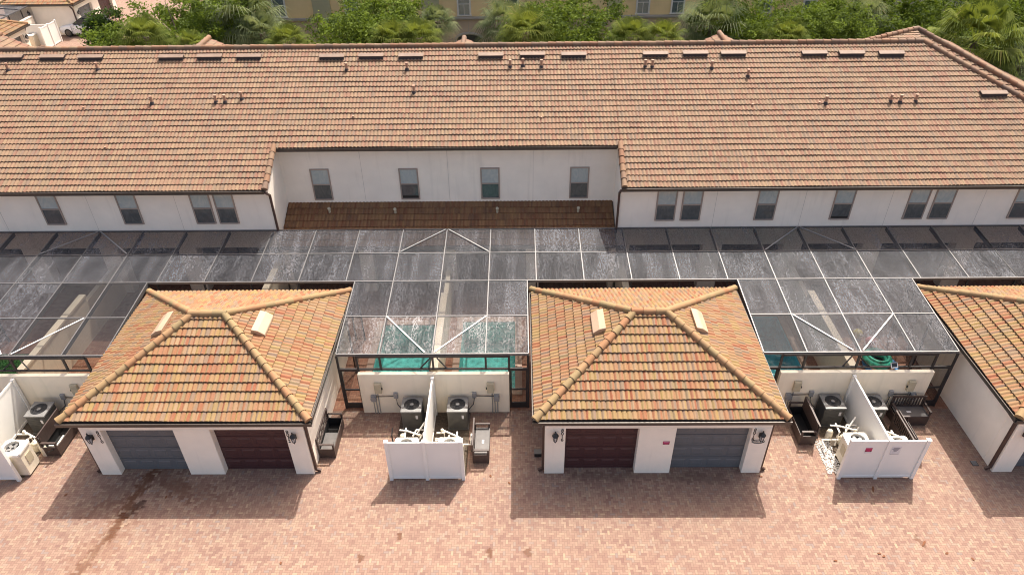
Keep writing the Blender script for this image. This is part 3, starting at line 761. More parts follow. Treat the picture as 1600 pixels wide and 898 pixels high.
# ridge vents
for (x, y) in [(-24.38, 33.93), (-22.35, 33.91), (-20.48, 33.88), (-16.6, 33.84), (-14.75, 33.85), (-12.86, 33.83), (-8.88, 33.78), (-7.01, 33.8), (-5.1, 33.78), (-1.3, 33.77), (0.68, 33.79), (2.64, 33.76), (6.51, 33.76), (8.4, 33.77), (10.19, 33.75), (14.0, 33.71), (15.75, 33.69), (17.61, 33.66), (21.54, 31.29)]:
    y -= 0.12
    z = EZ + SL * (y - EY) + 0.05; L = 0.60
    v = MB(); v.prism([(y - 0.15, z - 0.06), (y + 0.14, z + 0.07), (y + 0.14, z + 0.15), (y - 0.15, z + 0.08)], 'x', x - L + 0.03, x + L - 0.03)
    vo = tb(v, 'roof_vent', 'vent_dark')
    l = MB(); l.prism([(y - 0.18, z + 0.075), (y - 0.18, z + 0.10), (y + 0.06, z + 0.18), (y + 0.06, z + 0.15)], 'x', x - L, x + L)
    lo_ = l.build('vent_lid', 'vent_lid', vo, bevel=0.008)
# plumbing stacks
def stack(x, y, h, r):
    z = EZ + SL * (y - EY) + 0.03
    p = MB(); p.tube([(x, y + 0.05, z - 0.05), (x, y + 0.05, z + h)], r, 10); o = tb(p, 'vent_pipe', 'vent_clay')
    if h > 0.2:
        q = MB(); q.tube([(x, y + 0.05, z + h + 0.002), (x, y + 0.05, z + h + 0.05)], [r * 1.35, r * 1.2], 10); q.build('vent_cap', 'vent_clay', o)
        q = MB(); q.lathe([(r * 2.0, 0.0), (r * 1.2, 0.12)], (x, y + 0.05, z + 0.01), 10); q.build('flashing', 'vent_dark', o)
for x, y in [[-8.09, 32.85], [-5.24, 32.85], [-4.81, 31.51], [-0.38, 32.95], [1.09, 32.93], [0.22, 33.02], [5.96, 32.88], [6.29, 32.87], [9.06, 32.76], [10.65, 32.26], [13.88, 30.7], [16.81, 30.77], [17.23, 30.73], [17.93, 30.76], [-19.96, 33.02], [-24.25, 33.03], [-16.81, 31.02], [-13.87, 31.06], [-13.45, 31.06], [-12.72, 31.23]]:
    stack(x, y, 0.34, 0.06)
for x, y in [[-7.45, 30.15], [1.03, 30.03], [13.6, 30.7], [10.58, 30.63], [-19.89, 30.77], [-18.22, 28.62]]:
    stack(x, y, 0.12, 0.045)

# ------------------------------------------------------------------ garages
FY = 16.16 - GY                 # front wall, local
HW = 3.755
def lantern(parent, loc, rz):
    l = MB()
    l.lathe([(0.03, -0.02), (0.06, 0.0), (0.105, 0.02), (0.115, 0.04), (0.05, 0.13), (0.02, 0.17), (0.028, 0.20), (0.006, 0.25)], (0, -0.15, 0.10), 10)   # hood
    l.lathe([(0.006, -0.12), (0.02, -0.08), (0.03, -0.05), (0.055, -0.02)], (0, -0.15, -0.10), 10)                                                        # finial
    for k in range(6):
        a = k * math.pi / 3
        l.bar((0.09 * math.cos(a), -0.15 + 0.09 * math.sin(a), 0.11), (0.055 * math.cos(a), -0.15 + 0.055 * math.sin(a), -0.12), 0.014, 0.014)
    l.tube([(0, -0.01, -0.02), (0, -0.08, -0.10), (0, -0.15, -0.14)], 0.013, 6); l.lathe([(0.06, -0.10), (0.065, 0.0), (0.06, 0.10)], (0, -0.012, 0.0), 8)
    o = l.build('wall_lantern', 'black', parent)
    o.location = loc; o.rotation_euler = (0, 0, rz)
    g = MB(); g.lathe([(0.045, -0.11), (0.082, 0.10)], (0, -0.15, 0.0), 10); g.build('lantern_glass', 'lantern_glass', o)
    return o

def garage_door(parent, x0, x1, mat):
    y = FY + 0.27; z1 = 2.26
    d = MB(); d.box(x0, x1, y, y + 0.05, 0.0, z1)
    rows = 4; hh = z1 / rows; cols = 4; wd = (x1 - x0) / cols
    for r in range(rows):
        d.box(x0 + 0.002, x1 - 0.002, y - 0.016, y, r * hh + 0.012, (r + 1) * hh - 0.012)
        for c in range(cols):
            a, b = x0 + c * wd + 0.07, x0 + (c + 1) * wd - 0.07; e, f = r * hh + 0.11, (r + 1) * hh - 0.11
            d.add([(a, y - 0.0165, e), (b, y - 0.0165, e), (b, y - 0.0165, f), (a, y - 0.0165, f), (a + 0.05, y - 0.034, e + 0.05), (b - 0.05, y - 0.034, e + 0.05), (b - 0.05, y - 0.034, f - 0.05), (a + 0.05, y - 0.034, f - 0.05)],
                  [(0, 1, 5, 4), (1, 2, 6, 5), (2, 3, 7, 6), (3, 0, 4, 7), (4, 5, 6, 7)])
    o = d.build('garage_door', mat, parent)
    return o

def make_garage(gx, label, left_mat, right_mat, gy=GY, rz=0, first=None):
    G = thing('garage', label, 'garage', (gx, gy, 0), rz, 'hip roofed double garages')
    w = MB(); ZW = 2.74; t = 0.26
    D1, D2, D3, D4 = -3.07, -0.62, 0.61, 3.11
    for a, b in ((-HW, D1), (D2, D3), (D4, HW)): w.box(a, b, FY, FY + t + 0.3, 0, 2.26)
    w.box(-HW, HW, FY, FY + t + 0.3, 2.26, ZW)
    BY = GD / 2 - 0.25
    w.box(-HW, -HW + 0.2, FY + t + 0.3, BY, 0, ZW); w.box(HW - 0.2, HW, FY + t + 0.3, BY, 0, ZW); w.box(-HW + 0.2, HW - 0.2, BY - 0.2, BY, 0, ZW)
    w.build('wall', 'wall_garage', G, bevel=0.012)
    garage_door(G, D1, D2, left_mat); garage_door(G, D3, D4, right_mat)
    # roof
    s = (ZRD - ZE) / (GD / 2); c = 1 / math.sqrt(1 + s * s); sn_ = s * c
    W2, D2_ = GW / 2, GD / 2; L = D2_ / c; n = 12; ex = 0.338
    sh = []; seed = 100
    for (ox, oy, a, b, La) in ((-W2, -D2_, (1, 0), (0, 1), GW), (W2, -D2_, (0, 1), (-1, 0), GD), (W2, D2_, (-1, 0), (0, -1), GW), (-W2, D2_, (0, -1), (1, 0), GD)):
        a_, b_ = np.array((*a, 0.0)), np.array((*b, 0.0)); o = np.array((ox, oy, ZE))
        V, F, UV = tile_arrays(o, a_, b_ * c + np.array((0, 0, sn_)), -b_ * sn_ + np.array((0, 0, c)), La + 0.05, 0, n, ex, roll, 0.052, 0.050, 6, 0, seed); seed += 1
        av, bv = Vector(a_), Vector(b_); o0 = Vector(o); o1 = o0 + av * La
        clips = [(o0, (bv - av).normalized()), (o1, (bv + av).normalized())]
        if abs(a[0]) == 1: clips.append(((0, 0, 0), bv))
        else: clips.append((o0 + bv * D2_, bv))
        sh.append((V, F, UV, clips))
    rf = tiles_object('roof', sh, 'tile_g', G)
    rl = (GW - GD) / 2
    lines = [((i * W2, j * D2_, ZE + 0.05), (i * rl, 0, ZRD + 0.06)) for i in (-1, 1) for j in (-1, 1)] + [((-rl - 0.1, 0, ZRD + 0.07), (rl + 0.1, 0, ZRD + 0.07))]
    caps_object('ridge_tiles', lines, 'cap_g', rf, 0.125, 0.37)
    dk = MB(); e = 0.03
    dk.add([(-W2 + e, -D2_ + e, ZE - 0.02), (W2 - e, -D2_ + e, ZE - 0.02), (W2 - e, D2_ - e, ZE - 0.02), (-W2 + e, D2_ - e, ZE - 0.02), (-rl, 0, ZRD - 0.03), (rl, 0, ZRD - 0.03)],
           [(0, 1, 5, 4), (1, 2, 5), (2, 3, 4, 5), (3, 0, 4)])
    dk.box(-W2 + e, W2 - e, -D2_ + e, D2_ - e, ZW + 0.001, ZE - 0.021)
    dk.build('soffit', 'bronze', G)
    g = gutter(-W2 - 0.1, W2 + 0.1, -D2_ - 0.11, ZE + 0.0); g.build('gutter', 'bronze', G)
    for sx in (-1, 1):
        b = MB(); x = sx * (W2 + 0.05); b.box(x - 0.05, x + 0.05, -D2_, D2_, ZE - 0.13, ZE - 0.11).box(x + sx * 0.035 - 0.012, x + sx * 0.035 + 0.012, -D2_, D2_, ZE - 0.11, ZE + 0.01)
        b.build('gutter', 'bronze', G)
        d = MB(); y = FY + 0.12
        d.bar((x, y, ZE - 0.12), (sx * (HW + 0.05), y, 2.35), 0.10, 0.075, (0, 1, 0)); d.bar((sx * (HW + 0.05), y, 2.38), (sx * (HW + 0.05), y, 0.12), 0.075, 0.10, (0, 1, 0)); d.bar((sx * (HW + 0.05), y, 0.14), (sx * (HW + 0.20), y, 0.05), 0.10, 0.075, (0, 1, 0))
        d.build('downspout', 'brown_pipe', G)
        # low roof vent
        vx = sx * 1.80; vy = 0.06; zc = ZE + s * (W2 - 1.80) + 0.05
        v = MB(); ln = 0.56; wv = 0.22
        # a lid parallel to the slope with a drooped front lip
        def pt(u, k, h): return (vx - sx * u, vy + k, zc + s * u + h)
        v.add([pt(-wv, -ln, 0.02), pt(wv, -ln, 0.02), pt(wv, ln, 0.02), pt(-wv, ln, 0.02), pt(-wv, -ln, 0.12), pt(0, -ln, 0.19), pt(wv, -ln, 0.15), pt(-wv, ln, 0.12), pt(0, ln, 0.19), pt(wv, ln, 0.15)],
              [(0, 1, 6, 5, 4), (3, 7, 8, 9, 2), (4, 5, 8, 7), (5, 6, 9, 8), (0, 4, 7, 3), (1, 2, 9, 6), (0, 3, 2, 1)])
        v.build('roof_vent', 'vent_tan', G, bevel=0.012)
        lantern(G, (sx * 3.42, FY, 1.95), 0)
        lantern(G, (sx * HW, 1.0, 2.0), sx * R(90))
    return G

def number_plate(G, s, x, z):
    for k, ch in enumerate(s): text_mesh('house_number', ch, 0.20, 'black', G, (x, FY - 0.008, z - k * 0.15))
G1 = make_garage(GX[0], 'double garage with grey door beside maroon door, in the row between benches', 'door_grey', 'door_maroon')
number_plate(G1, "8010", -3.16, 2.16); number_plate(G1, "8012", 3.20, 2.16)
G2 = make_garage(GX[1], 'double garage with maroon door beside grey door and pink sign between them', 'door_maroon', 'door_grey')
number_plate(G2, "8016", -3.18, 2.18); number_plate(G2, "8018", 3.20, 2.18)
sg = MB(); sg.box(0.22, 0.44, FY - 0.012, FY - 0.002, 1.49, 1.64); so = sg.build('sign', 'sign_red', G2)
sg = MB(); sg.box(0.25, 0.41, FY - 0.015, FY - 0.012, 1.58, 1.615); sg.build('sign_print', 'sign_pink', so)
sg = MB(); sg.box(0.23, 0.28, FY - 0.016, FY - 0.012, 1.50, 1.53).box(0.38, 0.43, FY - 0.016, FY - 0.012, 1.50, 1.53); sg.build('sign_print', 'sign_dark', so)
# oval plaque
ov = MB()
ring = [(3.40 + 0.21 * math.cos(2 * math.pi * k / 32), 1.62 + 0.085 * math.sin(2 * math.pi * k / 32)) for k in range(33)]
ov.tube([(x, FY - 0.012, z) for x, z in ring], 0.011, 6, cap=False)
pq = ov.build('oval_plaque', 'black', G2)
tx = MB(); rr = random.Random(4)
for x0, x1 in ((3.24, 3.33), (3.36, 3.56)):
    x = x0
    while x < x1:
        hgt = rr.choice((0.03, 0.045, 0.06)); tx.bar((x, FY - 0.012, 1.615 - hgt / 2), (x + 0.012, FY - 0.012, 1.615 + hgt / 2), 0.012, 0.01, (0, 1, 0))
        tx.bar((x, FY - 0.0125, 1.60), (x + 0.028, FY - 0.0125, 1.612), 0.012, 0.008, (0, 1, 0)); x += 0.03
tx.build('plaque_print', 'black', pq)
G3 = make_garage(GX[2], 'double garage cut by the frame edge beside the slatted bench', 'door_grey', 'door_maroon')
G4 = copy_tree(G1, (-44.95, 72.35, 0), R(90), 'distant tiled garage behind the white car')
G5 = copy_tree(G2, (-45.6, 57.9, 0), R(90), 'distant tiled garage in the corner beyond the roof ridge')

# ------------------------------------------------------------------ pool enclosures
YB, YF = 27.0, 19.35; KS = 0.0889
def ez(y): return 3.43 - KS * (YB - y)
Y1, Y2, Y3 = 25.24, 23.42, 21.35
MOD = PER / 8; PW = 3.52
def make_cage(ex, label, recess):
    C = thing('pool_enclosure', label, 'pool cage', (ex, 19.35, 0), 0, 'screened pool enclosures behind the garages')
    oy = -19.35
    def part(mb, name, mat, par=C, **k): return mb.build(name, mat, par, **k)
    def pz(x, y, dz=0.0): return (x, y + oy, ez(y) + dz)
    xs = [k * MOD for k in range(-4, 5)]
    # purlins
    for y, a, b in ((YB - 0.06, -4 * MOD, 4 * MOD), (Y1, -4 * MOD, 4 * MOD), (Y2, -4 * MOD, 4 * MOD), (Y3, -PW, PW), (YF, -PW, PW)):
        h = 0.10 if y in (Y2, YF) else 0.055
        m = MB(); m.bar(pz(a, y, -h / 2 + 0.03), pz(b, y, -h / 2 + 0.03), 0.05, h); part(m, 'beam', 'cage')
    # rafters
    for k, x in enumerate(xs[:-1] if ex < 10 else xs):
        m = MB(); m.bar(pz(x, YB - 0.09, -0.07), pz(x, Y2 + 0.03, -0.07), 0.038, 0.20); part(m, 'rafter', 'cage')
    for x in (-PW, -MOD, 0, MOD, PW):
        m = MB(); m.bar(pz(x, Y2 - 0.03, -0.06), pz(x, YF + 0.03, -0.06), 0.038, 0.18); part(m, 'rafter', 'cage')
    # braces
    for s in (-1, 1):
        m = MB(); m.bar(pz(s * 0.06, YB - 0.12, 0.045), pz(s * (MOD - 0.05), Y1 + 0.05, 0.045), 0.048, 0.03); part(m, 'brace', 'brace_grey')
        m = MB(); m.bar(pz(s * 0.18 - 0.1, YF + 0.06, 0.045), pz(s * (MOD - 0.03), Y3 - 0.05, 0.045), 0.045, 0.03); part(m, 'brace', 'vinyl')
    # roof screen panels
    def panel(x0, x1, y0, y1, mat='screen'):
        e = 0.022
        m = MB(); m.add([pz(x0 + e, y0 + e, 0.012), pz(x1 - e, y0 + e, 0.012), pz(x1 - e, y1 - e, 0.012), pz(x0 + e, y1 - e, 0.012)], [(0, 1, 2, 3)])
        part(m, 'screen_panel', mat, fix=False)
    for k in range(8):
        for a, b in ((Y1, YB - 0.06), (Y2, Y1)): panel(xs[k], xs[k + 1], a, b)
    px = [-PW, -MOD, 0, MOD, PW]
    for k in range(4):
        for a, b in ((Y3, Y2), (YF, Y3)):
            clean = (ex < -10 and k > 1) or (10 < ex < 20 and k == 0 and a == YF)
            panel(px[k], px[k + 1], a, b, 'screen_clean' if clean else ('screen_thin' if a == YF and abs(ex) < 5 else 'screen'))
    # front posts and screens between wall top and front beam
    zf = ez(YF) - 0.07
    for x, z0 in ((-PW, 0.0), (-2.80, 0.0), (-MOD, 1.99), (0, 1.99), (MOD, 1.99), (2.80, 0.0), (PW, 0.0)):
        m = MB(); m.bar((x, 0.0, z0), (x, 0.0, zf), 0.075, 0.06, (0, 1, 0)); part(m, 'post', 'cage_post')
    m = MB(); m.bar((-PW, -0.0, 2.03), (PW, 0.0, 2.03), 0.07, 0.06); part(m, 'sill_rail', 'cage_post')
    m = MB(); m.bar((-2.80, -0.045, zf + 0.0), (2.80, -0.045, zf + 0.0), 0.03, 0.10); part(m, 'fascia_rail', 'cage_post')
    for s in (-1, 1):
        m = MB(); m.add([(s * 0.04, 0.005, 2.06), (s * 2.76, 0.005, 2.06), (s * 2.76, 0.005, zf), (s * 0.04, 0.005, zf)], [(0, 1, 2, 3)]); part(m, 'upright_screen', 'screen_v', fix=False)
        # knee braces
        m = MB(); m.bar((s * 0.5, 0.0, 2.05), (s * 0.12, 0.25, 2.35), 0.04, 0.04); part(m, 'knee_brace', 'cage_post')
        # screen door beside the garage
        a, b = s * 2.84, s * (PW - 0.04)
        lo, hi = min(a, b), max(a, b)
        d = MB(); d.box(lo, lo + 0.05, -0.02, 0.02, 0.02, 2.0).box(hi - 0.05, hi, -0.02, 0.02, 0.02, 2.0).box(lo + 0.05, hi - 0.05, -0.02, 0.02, 1.94, 2.0).box(lo + 0.05, hi - 0.05, -0.02, 0.02, 0.95, 1.02).box(lo + 0.05, hi - 0.05, -0.015, 0.015, 0.02, 0.30)
        do = part(d, 'screen_door', 'cage_post')
        q = MB(); q.add([(lo + .05, 0, .3), (hi - .05, 0, .3), (hi - .05, 0, 1.94), (lo + .05, 0, 1.94)], [(0, 1, 2, 3)]); q.build('door_mesh', 'screen_v', do, fix=False)
        # side walls along the garage, and the return behind it
        for y in (Y3, Y2):
            m = MB(); m.bar((s * PW, y + oy, 0), (s * PW, y + oy, ez(y) - 0.1), 0.06, 0.06, (0, 1, 0)); part(m, 'post', 'cage_post')
        m = MB(); m.add([(s * PW, 0.03, 0.1), (s * PW, Y2 + oy - 0.03, 0.1), (s * PW, Y2 + oy - 0.03, ez(Y2) - 0.06), (s * PW, 0.03, zf)], [(0, 1, 2, 3)]); part(m, 'upright_screen', 'screen_v', fix=False)
        for x in (2 * MOD, 3 * MOD) + ((4 * MOD - 0.03,) if s > 0 or ex < -10 else ()):
            m = MB(); m.bar((s * x, Y2 + oy, 0), (s * x, Y2 + oy, ez(Y2) - 0.08), 0.06, 0.06, (0, 1, 0)); part(m, 'post', 'cage_post')
        m = MB(); m.add([(s * (PW + .04), Y2 + oy, 0.1), (s * 4 * MOD, Y2 + oy, 0.1), (s * 4 * MOD, Y2 + oy, ez(Y2) - .07), (s * (PW + .04), Y2 + oy, ez(Y2) - .07)], [(0, 1, 2, 3)]); part(m, 'upright_screen', 'screen_v', fix=False)
    # solid insulated strip and posts against the recess
    return C
make_cage(EX[0], 'screened pool cage over the patio with green turf', False)
make_cage(EX[1], 'middle screened pool cage over two turquoise pools', True)
make_cage(EX[2], 'screened pool cage over the blue pool and pool floats', False)

make_cage(EX[2] + PER, 'screened pool cage cut off at the frame edge behind the lone grey door', False)
# walls of the courtyard and between the patios
def courtyard_wall(ex, label, meters):
    W = thing('courtyard_wall', label, 'wall', (ex, 19.2, 0), 0, 'stucco courtyard walls')
    w = MB(); w.box(-2.80, 2.80, -0.1, 0.06, 0, 1.985); w.build('wall_body', 'wall_cream', W, bevel=0.01)
    for s in meters:
        x = s * 2.1
        m = MB(); m.box(x - 0.13, x + 0.13, -0.22, -0.102, 1.12, 1.60); mo = m.build('meter_box', 'meter_box', W, bevel=0.01)
        m = MB(); m.box(x + s * -0.15 - 0.02, x + s * -0.15 + 0.02, -0.20, -0.16, 1.30, 1.38); m.build('latch', 'black', mo)
        g = MB(); g.tube([(x + s * 0.22, -0.102, 0.86), (x + s * 0.22, -0.26, 0.86)], 0.11, 14).box(x + s * 0.22 - 0.10, x + s * 0.22 + 0.10, -0.2, -0.101, 0.68, 0.98); g.build('electric_meter', 'meter_grey', W)
        c = MB(); 
        for k in (0.10, 0.20, 0.30): c.tube([(x + s * (k - 0.05), -0.13, 0.0), (x + s * (k - 0.05), -0.13, 0.75 if k > .15 else 1.12)], 0.018, 6)
        c.build('conduit', 'conduit', W)
        b = MB(); b.box(x - s * 0.62 - 0.08, x - s * 0.62 + 0.08, -0.19, -0.102, 0.84, 1.10); b.build('switch_box', 'meter_grey', W, bevel=0.008)
        k = MB(); k.tube([(x + s * 0.12, -0.16, 0.92), (x - s * 0.3, -0.16, 0.93), (x - s * 0.54, -0.16, 0.94)], 0.018, 6).tube([(x - s * 0.62, -0.16, 0.84), (x - s * 0.66, -0.2, 0.55), (x - s * 0.85, -0.35, 0.40), (x - s * 0.98, -0.45, 0.42)], 0.02, 6); k.build('power_cable', 'cable', W)
    return W
courtyard_wall(EX[0], 'cream courtyard wall behind the lattice bench and its condenser', (1, -1))
courtyard_wall(EX[1], 'cream courtyard wall under the turquoise pools with two meter boxes', (-1, 1))
courtyard_wall(EX[2], 'mould streaked cream courtyard wall under the pool floats', (-1, 1))
for x, lab in ((EX[0], 'tan wall dividing the patio of green turf from the next one'), (EX[1], 'tan wall between the two turquoise pools'), (EX[2], 'tan wall beside the blue pool and pool floats')):
    w = MB(); w.box(x - 0.10, x + 0.10, 19.45, 24.2, 0, 1.85).box(x - 0.14, x + 0.14, 19.45, 24.22, 1.85, 1.95)
    w.box(x - 0.10, x + 0.10, 24.22, 26.9, 0, 1.6)
    tag(w.build('patio_wall', 'wall_cream'), lab, 'wall', 'walls between the patios')
for x, lab in ((GX[0], 'tan patio wall behind the grey and maroon door garage'), (GX[1], 'tan patio wall behind the garage with the pink sign')):
    w = MB(); w.box(x - 0.10, x + 0.10, 23.6, 26.9, 0, 1.85).box(x - 0.14, x + 0.14, 23.6, 26.92, 1.85, 1.95)
    tag(w.build('patio_wall', 'wall_cream'), lab, 'wall', 'walls between the patios')

# ------------------------------------------------------------------ vinyl fences
def make_fence(ex, label, signs=False, rz=0, y0=15.93):
    F_ = thing('vinyl_fence', label, 'fence', (ex, y0, 0), rz, 'white vinyl fences around the equipment')
    H = 1.90; a, b = -1.28, 1.22
    for x in (a, -0.03, b):
        p = MB(); p.box(x - 0.06, x + 0.06, -0.06, 0.06, 0, H + 0.02).box(x - 0.072, x + 0.072, -0.072, 0.072, H + 0.02, H + 0.045)
        p.add([(x - .06, -.06, H + .045), (x + .06, -.06, H + .045), (x + .06, .06, H + .045), (x - .06, .06, H + .045), (x, 0, H + .085)], [(0, 1, 4), (1, 2, 4), (2, 3, 4), (3, 0, 4)]); p.build('fence_post', 'vinyl', F_, bevel=0.004)
    for x0, x1 in ((a + 0.06, -0.09), (0.03, b - 0.06)):
        p = MB(); p.box(x0, x1, -0.015, 0.015, 0.16, H - 0.10); po = p.build('fence_panel', 'vinyl', F_)
        for za, zb_ in ((H - 0.10, H - 0.01), (0.06, 0.16)):
            q = MB(); q.box(x0, x1, -0.03, 0.03, za, zb_); q.build('rail', 'vinyl', po, bevel=0.005)
    # divider running back to the wall
    p = MB(); p.box(-0.045, -0.015, 0.06, 3.02, 0.16, H - 0.10); po = p.build('fence_panel', 'vinyl', F_)
    for za, zb_ in ((H - 0.10, H - 0.01), (0.06, 0.16)):
        q = MB(); q.box(-0.06, 0.0, 0.06, 3.02, za, zb_); q.build('rail', 'vinyl', po, bevel=0.005)
    p = MB(); p.box(-0.09, 0.03, 3.02, 3.14, 0, H + 0.02); p.build('fence_post', 'vinyl', F_, bevel=0.004)
    if signs:
        s = MB(); s.box(-0.76, -0.53, -0.024, -0.016, 1.30, 1.58); so = s.build('sign', 'paper', F_)
        s = MB(); s.box(-0.755, -0.535, -0.028, -0.0245, 1.375, 1.56); s.build('sign_print', 'sign_red', so)
        s = MB(); s.box(-0.75, -0.70, -0.031, -0.0285, 1.385, 1.42).box(-0.59, -0.54, -0.031, -0.0285, 1.385, 1.42); s.build('sign_print', 'sign_dark', so)
        s = MB(); s.box(0.10, 0.42, -0.024, -0.016, 1.24, 1.62); so = s.build('notice_sheet', 'paper', F_)
        s = MB()
        for k, (u0, u1) in enumerate(((.16, .38), (.13, .36), (.18, .34), (.2, .3))): s.box(u0, u1, -0.028, -0.0245, 1.53 - k * 0.05, 1.555 - k * 0.05)
        s.box(.12, .40, -0.028, -0.0245, 1.25, 1.26); s.build('notice_print', 'print_grey', so)
    return F_
make_fence(EX[0], 'white fence cut by the frame edge in front of the open white heater')
make_fence(EX[1], 'plain white fence standing before the two condensers without signs')
make_fence(EX[2] - 0.1, 'white fence with a magenta sign and a paper notice', True)
make_fence(-42.6, 'distant white fence by the white car', rz=R(90), y0=65.4)

# ------------------------------------------------------------------ equipment
for ex, lab in ((EX[0], 'first'), (EX[1], 'second'), (EX[2], 'third')):
    b = MB(); b.add([(ex - 1.35, 16.05, 0.004), (ex + 1.3, 16.05, 0.004), (ex + 1.3, 19.08, 0.004), (ex - 1.35, 19.08, 0.004)], [(0, 1, 2, 3)])
    tag(b.build('mulch_bed', 'soil', fix=False), kind='structure')

def make_condenser():
    o = thing('air_conditioner', 'x', 'air conditioner', (0, 0, 0), 0, 'grey condensers behind the fences')
    s, H = 0.35, 0.90
    b = MB(); b.box(-s, s, -s, s, 0.06, H).box(-s - .04, s + .04, -s - .04, s + .04, 0, 0.06)
    n = 17
    for k in range(n):
        t = -s + 0.03 + (2 * s - 0.06) * k / (n - 1)
        b.box(t - 0.010, t + 0.010, -s - 0.018, -s, 0.08, H - 0.02).box(t - 0.010, t + 0.010, s, s + 0.018, 0.08, H - 0.02)
        b.box(-s - 0.018, -s, t - 0.010, t + 0.010, 0.08, H - 0.02).box(s, s + 0.018, t - 0.010, t + 0.010, 0.08, H - 0.02)
    b.build('casing', 'ac_grey', o)
    # lid with a round opening
    l = MB(); n = 32; r0 = 0.29; L = s + 0.03
    top = []; inn = []
    for k in range(n):
        a = 2 * math.pi * k / n; cx, sx = math.cos(a), math.sin(a); m = max(abs(cx), abs(sx)); top.append((L * cx / m, L * sx / m)); inn.append((r0 * cx, r0 * sx))
    vs = [(x, y, H + .06) for x, y in top] + [(x, y, H + .075) for x, y in inn] + [(x, y, H) for x, y in top] + [(x, y, H - .05) for x, y in inn]
    fs = []
    for k in range(n):
        j = (k + 1) % n
        fs += [(k, j, n + j, n + k), (2 * n + k, 2 * n + j, j, k), (n + k, n + j, 3 * n + j, 3 * n + k)]
    l.add(vs, fs); lid = l.build('lid', 'ac_lid', o, fix=True)
    f = MB(); f.lathe([(0.28, 0), (0.28, 0.01)], (0, 0, H + 0.002), 24); f.build('fan_well', 'ac_dark', lid)
    g = MB()
    for r_ in (0.10, 0.15, 0.20, 0.25): g.torus((0, 0, H + 0.07), r_, 0.007, 24, 5)
    for k in range(8):
        a = k * math.pi / 4; g.bar((0.06 * math.cos(a), 0.06 * math.sin(a), H + .07), (0.285 * math.cos(a), 0.285 * math.sin(a), H + .07), 0.01, 0.01)
    g.build('fan_grille', 'ac_dark', lid)
    h = MB(); h.lathe([(0.07, 0.0), (0.07, 0.02), (0.05, 0.03)], (0, 0, H + .065), 14); h.build('fan_hub', 'ac_lid', lid)
    k = MB(); k.box(0.16, 0.24, -s - 0.024, -s - 0.019, 0.58, 0.76); k.build('rating_plate', 'paper', o)
    return o
AC = make_condenser()
acs = [((-4.02, 18.58), 0, 'condenser left of the divider behind the fence without signs'), ((-2.32, 18.58), 0, 'condenser right of the divider behind the fence without signs'),
       ((11.55, 18.66), 0, 'condenser between the open dark bench and the signed fence divider'), ((13.03, 18.62), 0, 'condenser half hidden behind the divider of the signed fence'),
       ((-17.86, 18.42), 0, 'condenser beside the lattice bench at the frame edge')]
for k, (p, rz, lab) in enumerate(acs):
    o = AC if k == 0 else copy_tree(AC)
    o.location = (*p, 0.004); o.rotation_euler = (0, 0, rz); o['label'] = lab

def make_heater():
    o = thing('pool_heater', 'x', 'pool heater', (0, 0, 0), 0, 'cream pool heaters behind the fences')
    b = MB(); b.box(-0.38, 0.38, -0.33, 0.33, 0.05, 1.05); b.build('casing', 'cream_plastic', o, bevel=0.03)
    l = MB(); n = 32; r0 = 0.26
    top = []; inn = []
    for k in range(n):
        a = 2 * math.pi * k / n; cx, sx = math.cos(a), math.sin(a); m = max(abs(cx) / 0.41, abs(sx) / 0.36); top.append((cx / m, sx / m)); inn.append((r0 * cx, r0 * sx))
    vs = [(x, y, 1.13) for x, y in top] + [(x, y, 1.20) for x, y in inn] + [(x, y, 1.05) for x, y in top] + [(x, y, 1.00) for x, y in inn]
    fs = []
    for k in range(n):
        j = (k + 1) % n
        fs += [(k, j, n + j, n + k), (2 * n + k, 2 * n + j, j, k), (n + k, n + j, 3 * n + j, 3 * n + k)]
    l.add(vs, fs); lid = l.build('lid', 'white_plastic', o)
    f = MB(); f.lathe([(0.25, 0), (0.25, 0.01)], (0, 0, 1.055), 24); f.build('fan_well', 'ac_dark', lid)
    bl = MB()
    for k in range(5):
        a = k * 2 * math.pi / 5; bl.bar((0.05 * math.cos(a), 0.05 * math.sin(a), 1.09), (0.21 * math.cos(a), 0.21 * math.sin(a), 1.11), 0.10, 0.012)
    bl.build('fan_blade', 'ac_lid', lid)
    g = MB(); g.torus((0, 0, 1.19), 0.255, 0.012, 28, 6); g.build('fan_ring', 'white_plastic', lid)
    p = MB(); p.box(0.383, 0.40, -0.12, 0.16, 0.45, 0.85); p.build('control_panel', 'meter_box', o)
    return o
HE = make_heater()
for k, (p, rz, lab) in enumerate([((-17.62, 16.42), 0, 'cream pool heater with open round fan top beside the lattice bench'), ((-3.95, 16.46), 0, 'cream pool heater hidden left of the divider by the plain fence'),
                                  ((-2.45, 16.46), 0, 'cream pool heater hidden right of the divider by the plain fence'), ((11.62, 16.62), R(180), 'cream pool heater beside the white pebbles and signed fence'),
                                  ((12.95, 16.46), 0, 'cream pool heater behind the paper notice on the signed fence'), ((-44.2, 65.0), R(90), 'distant tan pool heater by the far white fence')]):
    o = HE if k == 0 else copy_tree(HE)
    o.location = (*p, 0.004); o.rotation_euler = (0, 0, rz); o['label'] = lab

